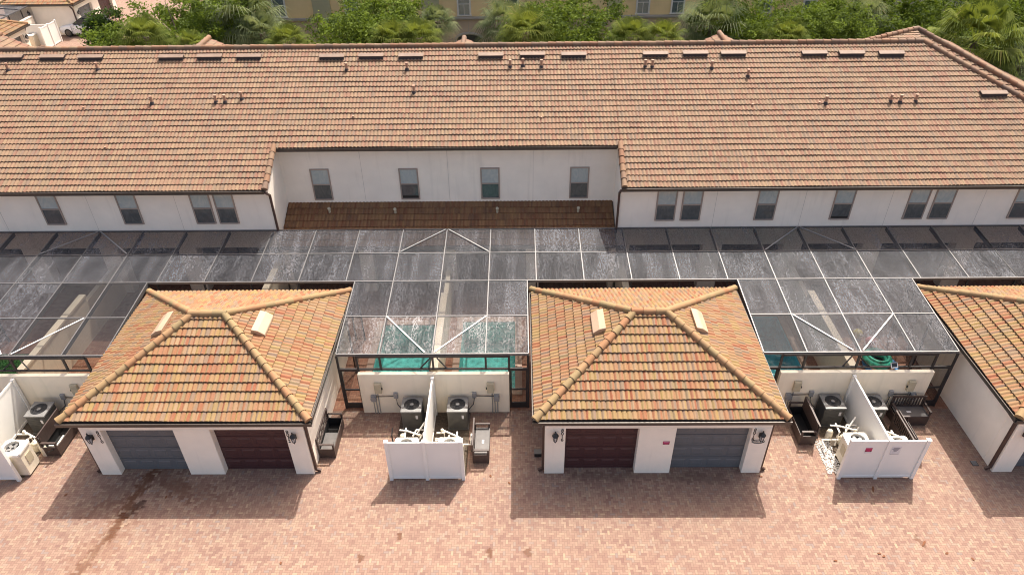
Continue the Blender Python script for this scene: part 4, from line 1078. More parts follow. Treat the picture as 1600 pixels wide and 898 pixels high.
def make_pump():
    o = thing('pool_pump', 'x', 'pool pump', (0, 0, 0), 0, 'white piped pool pumps')
    b = MB(); b.lathe([(0.13, 0.0), (0.15, 0.05), (0.15, 0.30), (0.12, 0.36), (0.13, 0.38), (0.06, 0.43)], (0, 0, 0), 14); b.build('strainer_pot', 'cream_plastic', o, smooth=True)
    m = MB(); m.tube([(0.12, 0, 0.18), (0.52, 0, 0.18)], [0.13, 0.11], 14); m.build('motor', 'cream_plastic', o)
    f = MB(); f.lathe([(0.10, 0), (0.115, 0.05), (0.115, 0.40), (0.09, 0.48), (0.03, 0.51)], (-0.42, 0.22, 0), 12); f.build('filter_housing', 'cream_plastic', o, smooth=True)
    p = MB()
    for pts in ([(0, 0, 0.4), (0, 0, 0.68), (0.1, 0.25, 0.72), (0.45, 0.25, 0.72), (0.45, 0.25, 0.05)], [(-0.15, 0, 0.22), (-0.75, 0, 0.22), (-0.75, -0.2, 0.22), (-0.75, -0.5, 0.22)],
                [(-0.5, 0.22, 0.74), (-0.2, 0.1, 0.82), (0.25, -0.12, 0.85)], [(0.2, -0.2, 0.05), (0.2, -0.2, 0.62), (0.42, 0.02, 0.86)], [(0.1, 0.12, 0.60), (0.42, 0.40, 0.98)], [(-0.28, -0.1, 0.06), (-0.28, -0.1, 0.75), (-0.28, 0.3, 0.75)]):
        p.tube(pts, 0.032, 8)
    p.build('pipework', 'white_plastic', o)
    v = MB()
    for c in ((0.25, -0.12, 0.85), (-0.28, -0.1, 0.5), (0.45, 0.25, 0.5)): v.ball(c, 0.06, 8, 6)
    v.build('valve', 'cream_plastic', o)
    h = MB(); h.tube([(-0.8, 0.2, 0.05), (-0.85, 0.3, 0.35), (-0.83, 0.55, 0.5)], 0.025, 6); h.build('hose', 'black', o)
    return o
PU = make_pump()
for k, (p, rz, lab) in enumerate([((-3.85, 17.30), 0, 'white piped pool pump left of the divider of the plain fence'), ((-2.55, 17.30), R(180), 'white piped pool pump right of the divider of the plain fence'),
                                  ((11.65, 17.45), 0, 'white piped pool pump behind the cream heater by the pebbles'), ((12.95, 17.30), R(180), 'white piped pool pump between signed fence divider and open bench'),
                                  ((-17.65, 17.30), R(180), 'white piped pool pump between open heater and frame edge condenser')]):
    o = PU if k == 0 else copy_tree(PU)
    o.location = (*p, 0.004); o.rotation_euler = (0, 0, rz); o['label'] = lab
# pebbles
pb = MB(); rg = random.Random(9)
def pebbles(x0, x1, y0, y1, n):
    for i in range(n):
        x, y = rg.uniform(x0, x1), rg.uniform(y0, y1); r_ = rg.uniform(0.02, 0.05)
        a = rg.uniform(0, 3.1); h = r_ * 0.7
        ca, sa = math.cos(a), math.sin(a); e = r_ * rg.uniform(0.55, 0.9)
        vs = [(x + ca * r_, y + sa * r_, .006 + h * .4), (x - sa * e, y + ca * e, .006 + h * .4), (x - ca * r_, y - sa * r_, .006 + h * .4), (x + sa * e, y - ca * e, .006 + h * .4), (x, y, .006 + h), (x, y, .006)]
        pb.add(vs, [(0, 1, 4), (1, 2, 4), (2, 3, 4), (3, 0, 4), (1, 0, 5), (2, 1, 5), (3, 2, 5), (0, 3, 5)])
pebbles(10.72, 11.25, 16.1, 17.6, 620)
tag(pb.build('pebble_gravel', 'pebble', fix=False), 'white pebbles spilling beside the cream heater of the signed fence', 'pebbles', kind='stuff')

# ------------------------------------------------------------------ storage benches
def make_bench(label, loc, rz, L=1.3, lattice=False, lid='closed', sticker=False):
    o = thing('storage_bench', label, 'storage bench', (*loc, 0.004), rz, 'dark brown storage benches')
    h = L / 2; D = 0.29; S = 0.46
    b = MB(); t = 0.03
    b.box(-h, h, -D, -D + t, 0.05, S).box(-h, h, D - t, D, 0.05, S).box(-h, -h + t, -D + t, D - t, 0.05, S).box(h - t, h, -D + t, D - t, 0.05, S)
    for x in (-h + 0.04, h - 0.04):
        for y in (-D + .04, D - .04): b.box(x - .03, x + .03, y - .03, y + .03, 0, 0.05)
    b.build('box', 'bench', o, bevel=0.006)
    fl = MB(); fl.box(-h + t, h - t, -D + t, D - t, 0.06, 0.09); fl.build('box_floor', 'bench_in', o)
    ln = MB(); ln.box(-h + t, h - t, -D + t, -D + t + .004, 0.09, S - .03).box(-h + t, h - t, D - t - .004, D - t, 0.09, S - .03).box(-h + t, -h + t + .004, -D + t, D - t, 0.09, S - .03).box(h - t - .004, h - t, -D + t, D - t, 0.09, S - .03); ln.build('lining', 'bench_in', o)
    # arms
    for s in (-1, 1):
        a = MB(); x = s * (h - 0.025)
        a.box(x - .03, x + .03, -D, -D + .06, S, 0.66).box(x - .03, x + .03, D - .06, D, S, 0.66).box(x - .04, x + .04, -D - .01, D - .06, 0.66, 0.70)
        a.build('armrest', 'bench', o, bevel=0.006)
    k = MB(); zt = 0.98; y = D - 0.02
    k.box(-h, h, y - .02, y + .03, zt - 0.06, zt).box(-h, h, y - .02, y + .03, S, S + 0.05).box(-h, -h + .05, y - .02, y + .03, S + .05, zt - .06).box(h - .05, h, y - .02, y + .03, S + .05, zt - .06)
    if lattice:
        z0, z1 = S + 0.05, zt - 0.06; H = z1 - z0; n = 4; st = (L - 0.1) / n
        for i in range(-1, n + 1):
            x0 = -h + .05 + i * st
            for sgn in (1, -1):
                xa, xb = (x0, x0 + st * 1.6) if sgn > 0 else (x0 + st * 1.6, x0)
                # clip to the frame
                pa, pb_ = Vector((xa, y, z0)), Vector((xb, y, z1)); lo, hi = -h + .05, h - .05
                d = pb_ - pa
                t0, t1 = 0.0, 1.0
                ta, tb_ = (lo - pa.x) / d.x, (hi - pa.x) / d.x
                t0, t1 = max(t0, min(ta, tb_)), min(t1, max(ta, tb_))
                if t1 - t0 > 0.05: k.bar(pa + d * t0, pa + d * t1, 0.030, 0.02 + 0.004 * sgn, (0, 1, 0))
    else:
        n = int(L / 0.11)
        for i in range(n):
            x = -h + 0.09 + (L - 0.18) * i / (n - 1); k.box(x - .022, x + .022, y - .008, y + .018, S + .05, zt - .06)
    k.build('backrest', 'bench', o, bevel=0.0)
    if lid == 'closed':
        l = MB(); l.box(-h + .055, h - .055, -D - .005, D - .06, S + .004, S + .035); lo_ = l.build('lid', 'bench_seat', o, bevel=0.008)
        if sticker:
            q = MB(); q.box(-0.14, 0.02, -.10, -.02, S + .036, S + .039); q.build('sticker', 'paper', lo_)
    elif lid == 'half':
        l = MB(); l.box(-h + .055, 0.10, -D + .035, D - .06, S - 0.12, S - 0.09).box(-h + .3, -h + .42, -D + .1, -D + .25, S - .09, S - .05); l.build('tray', 'bench_seat', o, bevel=0.008)
    else:
        l = MB(); l.bar((-h + .05, D - .07, S + .02), (-h + .05, D - .03, S + .02), .01, .01)
        l = MB(); l.add([(-h + .055, D - .075, S + .01), (h - .055, D - .075, S + .01), (h - .055, D - .09, S + .58), (-h + .055, D - .09, S + .58), (-h + .055, D - .045, S + .01), (h - .055, D - .045, S + .01), (h - .055, D - .06, S + .58), (-h + .055, D - .06, S + .58)],
                        [(0, 1, 2, 3), (4, 7, 6, 5), (0, 4, 5, 1), (1, 5, 6, 2), (2, 6, 7, 3), (3, 7, 4, 0)]); l.build('lid', 'bench', o)
    return o
make_bench('lattice back storage bench with an open box beside the open white heater', (-16.92, 17.72), R(90), 1.45, True, 'empty')
make_bench('lattice back storage bench against the garage wall with a grey tray inside', (-6.92, 17.65), R(90), 1.55, True, 'half')
make_bench('closed storage bench with a white sticker on its grey lid beside the plain fence', (-1.40, 17.25), R(90), 1.3, False, 'closed', True)
make_bench('open black storage bench with its lid raised beside the white pebbles', (10.38, 18.15), R(-90), 1.5, False, 'open')
make_bench('slatted storage bench with a grey seat backed against the mouldy courtyard wall', (14.50, 18.62), R(0), 1.25, False, 'closed', True)
make_bench('open storage bench seen from behind beside the signed fence', (13.95, 17.45), R(90), 1.45, False, 'empty')

# ------------------------------------------------------------------ patio items
t_ = thing('pool_float', 'green ring shaped pool float lying over a blue one by the patio wall', 'pool float', (14.62, 21.7, 0.0))
b = MB(); b.torus((0, 0, 0.30), 0.42, 0.17, 24, 10); b.build('ring', 'float_green', t_, smooth=True)
b = MB(); b.torus((0, 0, 0.49), 0.40, 0.06, 24, 6); b.build('rim_band', 'water' if False else 'float_green', t_, smooth=True)
t_ = thing('pool_float', 'blue pool float under the green ring', 'pool float', (14.75, 21.55, 0.0))
b = MB(); b.torus((0, 0, 0.09), 0.62, 0.09, 24, 8); b.build('ring', 'float_blue', t_, smooth=True)
for (p, r_, m, lab) in (((14.85, 22.9), 0.22, 'ball_red', 'red beach ball behind the green pool float'), ((14.5, 23.4), 0.22, 'ball_yellow', 'yellow green beach ball behind the red ball')):
    b = MB(); b.ball((0, 0, r_), r_, 16, 10); o = b.build('beach_ball', m, smooth=True); o.location = (*p, 0.003); tag(o, lab, 'ball')
    v = MB(); v.lathe([(0.03, 0), (0.02, 0.012)], (0, 0, 2 * r_ - 0.004), 8); v.build('valve', 'paper', o)
# solar lamp by the wall
b = thing('solar_lamp', 'small dark solar panel in a white frame on the courtyard wall top', 'solar panel', (13.72, 19.30, 1.99))
q = MB(); q.bar((0, 0, 0), (0, 0, 0.12), 0.03, 0.03); q.build('stand', 'paper', b)
q = MB(); q.add([(-.12, -.08, .08), (.12, -.08, .10), (.12, .08, .22), (-.12, .08, .20), (-.12, -.08, .10), (.12, -.08, .12), (.12, .08, .24), (-.12, .08, .22)], [(0, 1, 2, 3), (4, 7, 6, 5), (0, 4, 5, 1), (1, 5, 6, 2), (2, 6, 7, 3), (3, 7, 4, 0)]); q.build('panel_frame', 'paper', b)
q = MB(); q.add([(-.095, -.06, .117), (.095, -.06, .135), (.095, .06, .23), (-.095, .06, .213)], [(0, 1, 2, 3)]); q.build('solar_cell', 'car_glass', b, fix=False)

def make_lounger(label, loc, rz, cush):
    o = thing('patio_lounger', label, 'lounger', (*loc, 0), rz, 'loungers under the screens')
    f = MB(); f.box(-.35, .35, -.95, .4, .26, .32)
    f.build('frame', 'wicker', o)
    for x in (-.3, .3):
        for y in (-.9, .35):
            l = MB(); l.box(x - .03, x + .03, y - .03, y + .03, 0.003, .26); l.build('leg', 'wicker', o)
    c = MB(); c.box(-.32, .32, -.93, .4, .322, .40); c.build('cushion', cush, o, bevel=0.02)
    k = MB(); k.add([(-.32, .4, .34), (.32, .4, .34), (.32, .95, .85), (-.32, .95, .85), (-.32, .46, .28), (.32, .46, .28), (.32, 1.0, .80), (-.32, 1.0, .80)], [(0, 1, 2, 3), (4, 7, 6, 5), (0, 4, 5, 1), (1, 5, 6, 2), (2, 6, 7, 3), (3, 7, 4, 0)]); k.build('backrest', cush, o)
    return o
make_lounger('dark lounger with green cushion behind the garage with grey and maroon doors', (-8.6, 24.2), R(10), 'cushion')
make_lounger('lounger with lavender cushion under the screens behind the pink sign garage', (6.0, 25.3), R(80), 'lavender')
make_lounger('dark lounger on the patio right of the blue pool wall', (13.4, 25.2), R(-15), 'wicker')

# ------------------------------------------------------------------ debris on the paving
rg = random.Random(21)
lf = [(-15.6, 15.3, 0), (12.0, 15.45, 1), (12.75, 13.35, 1), (8.35, 16.0, 0), (-12.1, 15.2, 0), (14.0, 12.8, 0), (-1.05, 16.05, 0), (9.75, 12.75, 0), (11.2, 13.0, 0), (18.8, 12.9, 1), (17.2, 12.8, 0), (-0.4, 15.75, 0), (11.3, 12.9, 0), (13.3, 13.0, 0), (-7.5, 12.7, 0)]
for k, (x, y, long) in enumerate(lf):
    a = rg.uniform(0, 6.28); L = 0.16 if long else 0.07; w_ = 0.035; m = MB()
    pts = [(-L, 0, .006), (-L * .4, -w_, .012), (L * .5, -w_ * .8, .02), (L, 0, .008), (L * .5, w_ * .8, .025), (-L * .4, w_, .016)]
    m.add(pts, [(0, 1, 5), (1, 2, 4, 5), (2, 3, 4)])
    o = m.build('dry_leaf', 'dead_leaf', fix=False); o.location = (x, y, 0); o.rotation_euler = (0, 0, a)
    tag(o, 'small dry brown leaf lying on the brick paving', 'leaf', 'dry leaves on the paving')
b = thing('drain_grate', 'small black drain grate beside the garage wall at the frame edge', 'drain', (16.0, 16.55, 0.0))
q = MB(); q.box(-.11, .11, -.11, .11, 0.001, 0.012); q.build('grate_frame', 'black', b)
q = MB()
for k in range(5): q.box(-.09, .09, -.08 + k * .04 - .008, -.08 + k * .04 + .008, 0.0125, 0.018)
q.build('grate_bars', 'meter_grey', b)
b = thing('drain_box', 'small black box on the paving by the maroon door garage corner', 'drain box', (0.62, 17.0, 0.0))
q = MB(); q.box(-.12, .12, -.1, .1, 0.001, 0.16); q.build('box', 'black', b, bevel=0.01)
q = MB(); q.box(-.13, .13, -.11, .11, 0.161, 0.18); q.build('lid', 'ac_grey', b)

# ------------------------------------------------------------------ apartment building behind
AY = 58.0
AB = thing('apartment_building', 'ochre apartment building with stone base beyond the trees', 'building', (3, AY, 0))
def ab(mb, name, mat, par=None, **k):
    o = mb.build(name, mat, None, **k); o.parent = par or AB
    if not par: o.matrix_parent_inverse = Matrix.Translation((-3, -AY, 0))
    return o
b = MB(); b.box(-23.7, 28.3, AY, AY + 14, 4.2, 13.5); ab(b, 'wall', 'ochre')
b = MB(); b.box(-23.7, 28.3, AY + 0.05, AY + 14, 0, 4.0); ab(b, 'stone_base', 'taupe_stone')
b = MB()
for k in range(40): 
    x = -23.5 + k * 1.3; b.box(x, x + 0.03, AY + 0.045, AY + 0.05, 0, 4.0)
for z in (0.8, 1.6, 2.4, 3.2): b.box(-23.7, 28.3, AY + 0.044, AY + 0.049, z, z + 0.03)
ab(b, 'stone_joints', 'cornice')
b = MB(); b.box(-23.9, 28.5, AY - 0.18, AY + 0.3, 4.0, 4.2); ab(b, 'cornice', 'cornice', bevel=0.03)
for x0, x1 in ((-24.0, -23.0), (-22.6, -21.4), (-16.2, -14.8), (-7.6, -6.2), (7.0, 8.2), (15.6, 16.9), (27.2, 28.5)):
    b = MB(); b.box(x0, x1, AY - 0.12, AY, 4.2, 13.5); ab(b, 'pilaster', 'sage')
for x in (-25.9 + 6.6, -13.6, -4.68, -0.9, 9.42, 12.15, 19.0, 22.5):
    for z in (4.35, 7.4, 10.4):
        b = MB(); b.box(x - .12, x, AY - 0.09, AY - .002, z, z + 1.75).box(x + .85, x + .97, AY - 0.09, AY - .002, z, z + 1.75).box(x, x + .85, AY - 0.09, AY - .002, z + 1.63, z + 1.75).box(x - .16, x + 1.01, AY - 0.13, AY - .002, z - .1, z)
        wo_ = ab(b, 'window', 'trim')
        q = MB(); q.box(x, x + .85, AY - 0.03, AY - .002, z, z + 1.63); q.build('pane', 'pane_far', wo_)
        q = MB(); q.box(x, x + .85, AY - 0.05, AY - .031, z + .79, z + .84).box(x + .405, x + .445, AY - 0.05, AY - .031, z, z + .79); q.build('mullion', 'trim', wo_)
# arched entrance
pts = [(-4.95, 0.0)] + [(-3.95 - 1.0 * math.cos(math.pi * k / 12), 2.35 + 0.42 * math.sin(math.pi * k / 12)) for k in range(13)] + [(-2.95, 0.0)]
b = MB(); b.prism(pts, 'y', AY + 0.02, AY + 0.042); ab(b, 'entrance_arch', 'interior')
b = MB(); pth = [(-3.95 - 1.12 * math.cos(math.pi * k / 12), AY - 0.0, 2.35 + 0.54 * math.sin(math.pi * k / 12)) for k in range(13)]
b.tube([(-5.07, AY, 0)] + pth + [(-2.83, AY, 0)], 0.11, 6); ab(b, 'arch_surround', 'cornice')
b = MB(); b.prism([(AY - 0.9, 13.5), (AY + 7, 16.4), (AY + 14.9, 13.5)], 'x', -24.6, 29.2); ab(b, 'roof', 'vent_clay')

NB = thing('neighbour_house', 'pale grey house wall with a dark downpipe between two oaks', 'building', (31, 62, 0))
b = MB(); b.box(-1.6, 8, -0.0, 8, 0, 8.0); b.build('wall', 'grey_wall', NB)
b = MB(); b.tube([(0.35, -0.08, 0.2), (0.35, -0.08, 7.9)], 0.09, 8); b.build('downspout', 'black', NB)
b = MB(); b.prism([(-0.8, 8.0), (4, 9.8), (8.8, 8.0)], 'x', -2.2, 8.6); b.build('roof', 'vent_clay', NB)
b = MB(); b.box(3.0, 4.0, -0.06, -0.002, 2.0, 3.6); wo_ = b.build('window', 'trim', NB); q = MB(); q.box(3.1, 3.9, -0.09, -0.061, 2.1, 3.5); q.build('pane', 'pane_far', wo_)

# far screened cage and wall (top corner)
C = thing('pool_enclosure', 'distant dark screened pool cage beyond the roof ridge', 'pool cage', (-45.6, 65.1, 0), 0, 'screened pool enclosures behind the garages')
b = MB(); b.add([(0, -3.6, 2.75), (0, 3.6, 2.75), (-9, 3.6, 3.4), (-9, -3.6, 3.4)], [(0, 1, 2, 3)]); b.build('screen_panel', 'screen', C, fix=False)
for y in (-3.6, -1.9, 0, 1.9, 3.6):
    b = MB(); b.bar((0, y, 0), (0, y, 2.75), .08, .08, (0, 1, 0)); b.build('post', 'cage_post', C)
    b = MB(); b.bar((0, y, 2.78), (-9, y, 3.43), .06, .10); b.build('rafter', 'cage', C)
b = MB(); b.bar((0, -3.6, 2.78), (0, 3.6, 2.78), .06, .12); b.build('beam', 'cage', C)
b = MB(); b.add([(0.0, -3.55, 1.0), (0.0, 3.55, 1.0), (0.0, 3.55, 2.7), (0.0, -3.55, 2.7)], [(0, 1, 2, 3)]); b.build('upright_screen', 'screen_v', C, fix=False)
W = thing('courtyard_wall', 'distant pale courtyard wall by the far white fence', 'wall', (-45.4, 65.1, 0), 0, 'stucco courtyard walls')
b = MB(); b.box(-.1, .08, -2.8, 2.8, 0, 1.95); b.build('wall_body', 'wall', W)
b = MB(); b.box(-.14, .12, -2.82, 2.82, 1.951, 2.0); b.build('wall_cap', 'wall', W)

# ------------------------------------------------------------------ white SUV
CAR = thing('parked_car', 'white sport utility car parked by the distant garage', 'car', (-41.1, 68.9, 0), R(178), None)
def car():
    st = [(-2.35, 0.55, 0.86, 0.80), (-2.30, 0.35, 1.00, 0.88), (-1.9, 0.28, 1.08, 0.94), (-1.0, 0.26, 1.08, 0.95), (0.2, 0.26, 1.06, 0.96), (1.0, 0.26, 1.04, 0.96), (1.7, 0.28, 0.98, 0.93), (2.15, 0.32, 0.88, 0.86), (2.38, 0.45, 0.72, 0.74)]
    b = MB(); ring = []
    for x, zb, zt, hw in st:
        ring.append([(x, -hw * .94, zb), (x, -hw, (zb + zt) / 2), (x, -hw * .95, zt - .06), (x, -hw * .82, zt), (x, hw * .82, zt), (x, hw * .95, zt - .06), (x, hw, (zb + zt) / 2), (x, hw * .94, zb)])
    n = 8; vs = [p for r_ in ring for p in r_]; fs = [tuple(range(n)), tuple((len(ring) - 1) * n + i for i in range(n))[::-1]]
    for k in range(len(ring) - 1):
        for i in range(n): j = (i + 1) % n; fs.append((k * n + i, (k + 1) * n + i, (k + 1) * n + j, k * n + j))
    b.add(vs, fs); b.build('body', 'car_white', CAR, smooth=False, bevel=0.03)
    g = MB(); gr = []
    for x, hw, z in ((-2.05, .80, 1.06), (-1.65, .70, 1.58), (0.1, .70, 1.62), (1.05, .80, 1.05)): gr.append((x, hw, z))
    (x0, a0, z0), (x1, a1, z1), (x2, a2, z2), (x3, a3, z3) = gr
    vs = [(x0, -a0, z0), (x1, -a1, z1), (x2, -a2, z2), (x3, -a3, z3), (x0, a0, z0), (x1, a1, z1), (x2, a2, z2), (x3, a3, z3)]
    g.add(vs, [(0, 1, 2, 3), (7, 6, 5, 4), (0, 4, 5, 1), (1, 5, 6, 2), (2, 6, 7, 3), (3, 7, 4, 0)]); g.build('windows', 'car_glass', CAR, bevel=0.04)
    r_ = MB(); r_.add([(x1 - .05, -a1 + .02, z1 + .01), (x2, -a2 + .02, z2 + .01), (x2, a2 - .02, z2 + .01), (x1 - .05, a1 - .02, z1 + .01), (x1, -a1 + .08, z1 + .05), (x2 - .1, -a2 + .08, z2 + .05), (x2 - .1, a2 - .08, z2 + .05), (x1, a1 - .08, z1 + .05)], [(0, 1, 2, 3), (4, 5, 6, 7), (0, 1, 5, 4), (1, 2, 6, 5), (2, 3, 7, 6), (3, 0, 4, 7)]); r_.build('roof', 'car_glass', CAR)
    for sx in (-1.45, 1.45):
        for sy in (-1, 1):
            w = MB(); w.tube([(sx, sy * .72, .36), (sx, sy * .965, .36)], .36, 20); wo_ = w.build('wheel', 'tyre', CAR)
            q = MB(); q.tube([(sx, sy * .966, .36), (sx, sy * .975, .36)], .24, 16); q.build('rim', 'rim', wo_)
    for sy in (-1, 1):
        q = MB(); q.box(2.08, 2.30, sy * .66 - .14, sy * .66 + .14, .70, .80); q.build('headlight', 'lantern_glass', CAR)
        q = MB(); q.box(.70, .88, sy * 1.0 - .1, sy * 1.0 + .1, 1.02, 1.16); q.build('side_mirror', 'car_white', CAR, bevel=0.03)
        q = MB(); q.box(1.0, 1.03, sy * .962 - .004, sy * .962 + .004, .36, .95); q.build('door_seam', 'black', CAR)
car()

# ------------------------------------------------------------------ trees
def crown_mesh(seed, rx, ry, rz_, nclump, nleaf, size, mat, lobes=7):
    rg = np.random.RandomState(seed)
    V = []; F = []; U = []
    lob = [(np.array((0, 0, 0.1 * rz_)), .62)]
    for i in range(lobes):
        a = 6.283 * i / lobes + rg.uniform(-.4, .4); rr = rg.uniform(.45, .72)
        lob.append((np.array((rr * math.cos(a) * rx, rr * math.sin(a) * ry, rg.uniform(-.3, .45) * rz_)), rg.uniform(.36, .52)))
    base = 0
    for k in range(nclump):
        c0, sc = lob[rg.randint(len(lob))]
        d = rg.normal(size=3); d /= np.linalg.norm(d); d[2] = d[2] * 0.9 + 0.12
        c = c0 + d * np.array((rx, ry, rz_)) * sc * rg.uniform(.72, 1.04)
        cr = rg.uniform(.28, .55); cu = rg.uniform(0, 1)
        p = c + rg.normal(size=(nleaf, 3)) * cr * np.array((.55, .55, .40))
        for q in p:
            nrm = rg.normal(size=3) + np.array((0, 0, 0.9)) + d * 0.6; nrm /= np.linalg.norm(nrm)
            t = np.cross(nrm, rg.normal(size=3)); t /= np.linalg.norm(t) + 1e-9; b = np.cross(nrm, t)
            s = size * rg.uniform(.6, 1.3)
            V += [q - t * s, q - b * s * .45, q + t * s, q + b * s * .45]; F.append((base, base + 1, base + 2, base + 3)); base += 4
            U += [min(1, max(0, cu * .7 + rg.uniform(0, .3)))] * 4
    me = bpy.data.meshes.new('crown'); me.from_pydata([tuple(v) for v in V], [], F)
    l = me.uv_layers.new(name="UVMap"); l.data.foreach_set("uv", np.column_stack([U, np.zeros(len(U))]).astype(np.float32).reshape(-1))
    me.materials.append(M[mat]); return me
def limb_mesh(seed, h, spread):
    rg = random.Random(seed); b = MB()
    b.tube([(0, 0, 0), (rg.uniform(-.1, .1), rg.uniform(-.1, .1), h * .3), (rg.uniform(-.2, .2), rg.uniform(-.2, .2), h * .55)], [.24, .18, .14], 9)
    for k in range(7):
        a = k * 0.9 + rg.uniform(-.3, .3); z0 = h * rg.uniform(.28, .52); r_ = spread * rg.uniform(.4, .8)
        b.tube([(0, 0, z0), (r_ * .45 * math.cos(a), r_ * .45 * math.sin(a), z0 + h * .16), (r_ * math.cos(a), r_ * math.sin(a), h * rg.uniform(.62, .85))], [.10, .06, .02], 6)
    me = bpy.data.meshes.new('trunk'); me.from_pydata([tuple(v) for v in b.v], [], b.f); me.materials.append(M['bark']); return me
CR = [crown_mesh(s, 5.0, 4.2, 3.3, 560, 52, .105, 'leaf_oak', 9) for s in (1, 2, 3)]
LM = [limb_mesh(s, 6.5, 4.2) for s in (1, 2, 3)]
def oak(k, x, y, s, rz, label, zc=5.2, sz=1.0):
    zc += 0.9
    o = thing('oak_tree', label, 'tree', (x, y, 0), rz, 'oaks between the two buildings')
    c = bpy.data.objects.new('crown', CR[k]); COL.objects.link(c); c.parent = o; c.location = (0, 0, zc); c.scale = (s, s, s * sz)
    t = bpy.data.objects.new('trunk', LM[k]); COL.objects.link(t); t.parent = o; t.scale = (s, s, s * zc / 4.6)
    return o
oak(0, -22.9, 49.3, 1.12, 0.3, 'leafy oak beside the distant white car', 4.9)
oak(1, -9.9, 48.5, 1.05, 1.2, 'leafy oak between the arched entrance and the stone base', 4.7)
oak(2, 3.2, 48.5, 0.98, 2.2, 'leafy oak right of the arched entrance', 4.8)
oak(0, 16.2, 48.5, 0.95, 3.5, 'oak left half of the broad green mass beside the pale downpipe wall', 4.8)
oak(1, 21.2, 48.8, 0.80, 4.2, 'oak next to the pale wall with a dark downpipe', 4.9)
oak(2, 29.4, 50.0, 1.05, 0.4, 'dark oak above the corner palm by the roof hip', 4.7)
oak(1, 36.5, 52.0, 1.2, 5.2, 'dark oak in the corner above the grey palm', 4.9)
# dark shrub tree at the car
so_ = thing('shrub_tree', 'dark leafy shrub tree overlapping the white car', 'tree', (-29.1, 50.5, 0), 0)
c = bpy.data.objects.new('crown', crown_mesh(8, 1.2, 1.2, 2.6, 110, 45, .12, 'leaf_shrub', 5)); COL.objects.link(c); c.parent = so_; c.location = (0, 0, 4.9)
t = bpy.data.objects.new('trunk', limb_mesh(8, 3.8, 1.0)); COL.objects.link(t); t.parent = so_

def palm_mesh(seed, mat, nf=42, R0=1.75, droop=1.35, lf=1.0, ff=1.0):
    rg = np.random.RandomState(seed); V = []; F = []; U = []
    def quad(a, b, c, d, u):
        n = len(V); V.extend([tuple(a), tuple(b), tuple(c), tuple(d)]); F.append((n, n + 1, n + 2, n + 3)); U.extend([u] * 4)
    for k in range(nf):
        az = k * 2.399 + rg.uniform(-.2, .2); el = R(78) - (k / nf) ** 0.8 * R(118) + rg.uniform(-.1, .1)
        dirv = np.array((math.cos(az) * math.cos(el), math.sin(az) * math.cos(el), math.sin(el)))
        L = lf * R0 * rg.uniform(.45, .62); hub = dirv * L; hub[2] -= .12 * L
        side = np.array((-math.sin(az), math.cos(az), 0)); upv = np.cross(dirv, side); upv = -upv if upv[2] < 0 else upv
        u = rg.uniform(0, .85) if k < nf * .85 else 0.97
        quad(-side * .02, side * .02, hub + side * .015, hub - side * .015, u * .8)
        nl = 25; fl = ff * R0 * rg.uniform(.55, .72)
        for j in range(nl):
            a = (j / (nl - 1) - .5) * R(230)
            d = dirv * math.cos(a) + side * math.sin(a) + upv * 0.12
            d /= np.linalg.norm(d)
            l = fl * (1 - .25 * abs(a) / R(115))
            m = hub + d * l * .6; tip = hub + d * l; tip[2] -= droop * l * rg.uniform(.25, .5); m[2] -= droop * l * .06
            w = np.cross(d, upv); w /= np.linalg.norm(w) + 1e-9
            uu = min(1, max(0, u + rg.uniform(-.12, .12)))
            quad(hub - w * .015, hub + w * .015, m + w * .024, m - w * .024, uu); quad(m - w * .024, m + w * .024, tip + w * .008, tip - w * .008, uu)
    me = bpy.data.meshes.new('crown'); me.from_pydata(V, [], F)
    l = me.uv_layers.new(name="UVMap"); l.data.foreach_set("uv", np.column_stack([U, np.zeros(len(U))]).astype(np.float32).reshape(-1))
    me.materials.append(M[mat]); return me
PM = {('b', 0): palm_mesh(7, 'leaf_palm', 64, 1.75, 1.8, 1.25, 0.66), ('g', 0): palm_mesh(1, 'leaf_palm'), ('g', 1): palm_mesh(2, 'leaf_palm', 38), ('s', 0): palm_mesh(3, 'leaf_grey', 36, 1.9, 1.5), ('s', 1): palm_mesh(4, 'leaf_grey', 32, 1.8, 1.4)}
pt = MB(); pt.tube([(0, 0, 0), (0.02, 0, 1.5), (0, 0.03, 3.2), (0, 0, 4.5)], [.20, .17, .16, .19], 10)
for k in range(26):
    a = k * 2.4; z = 2.4 + k * .075; pt.bar((.15 * math.cos(a), .15 * math.sin(a), z), (.27 * math.cos(a), .27 * math.sin(a), z + .22), .06, .03)
PTM = bpy.data.meshes.new('trunk'); PTM.from_pydata([tuple(v) for v in pt.v], [], pt.f); PTM.materials.append(M['bark'])
def palm(kind, x, y, h, s, rz, label):
    s *= 0.86 if kind[0] == 'g' and s < 2 else 1.0
    o = thing('fan_palm', label, 'palm', (x, y, 0), rz, 'fan palms behind the roof ridge')
    c = bpy.data.objects.new('crown', PM[kind]); COL.objects.link(c); c.parent = o; c.location = (0, 0, h); c.scale = (s, s, s)
    t = bpy.data.objects.new('trunk', PTM); COL.objects.link(t); t.parent = o; t.scale = (1, 1, h / 4.5)
    return o
def at(u, v, y):
    f = 1103.0
    d = fw + rt * ((u - 800) / f) - up * ((v - 449) / f); t = y / d.y
    return d.x * t, y, CAM_H + d.z * t
def palm_px(kind, u, v, y, s, label):
    x, y, z = at(u, v, y); palm(kind, x, y, z, s, (u * 0.37) % 6.28, label)
palm_px(('g', 0), 228, 58, 45.5, 1.15, 'golden green fan palm below the oak beside the white car')
palm_px(('g', 1), 300, 70, 45.5, 0.8, 'low fan palm between the first oak and a small tiled peak')
palm_px(('s', 0), 385, 30, 50, 1.5, 'tall grey green fan palm against the ochre wall edge')
palm_px(('s', 1), 410, 52, 48, 1.0, 'drooping grey fan palm under the tall one by the ochre wall')
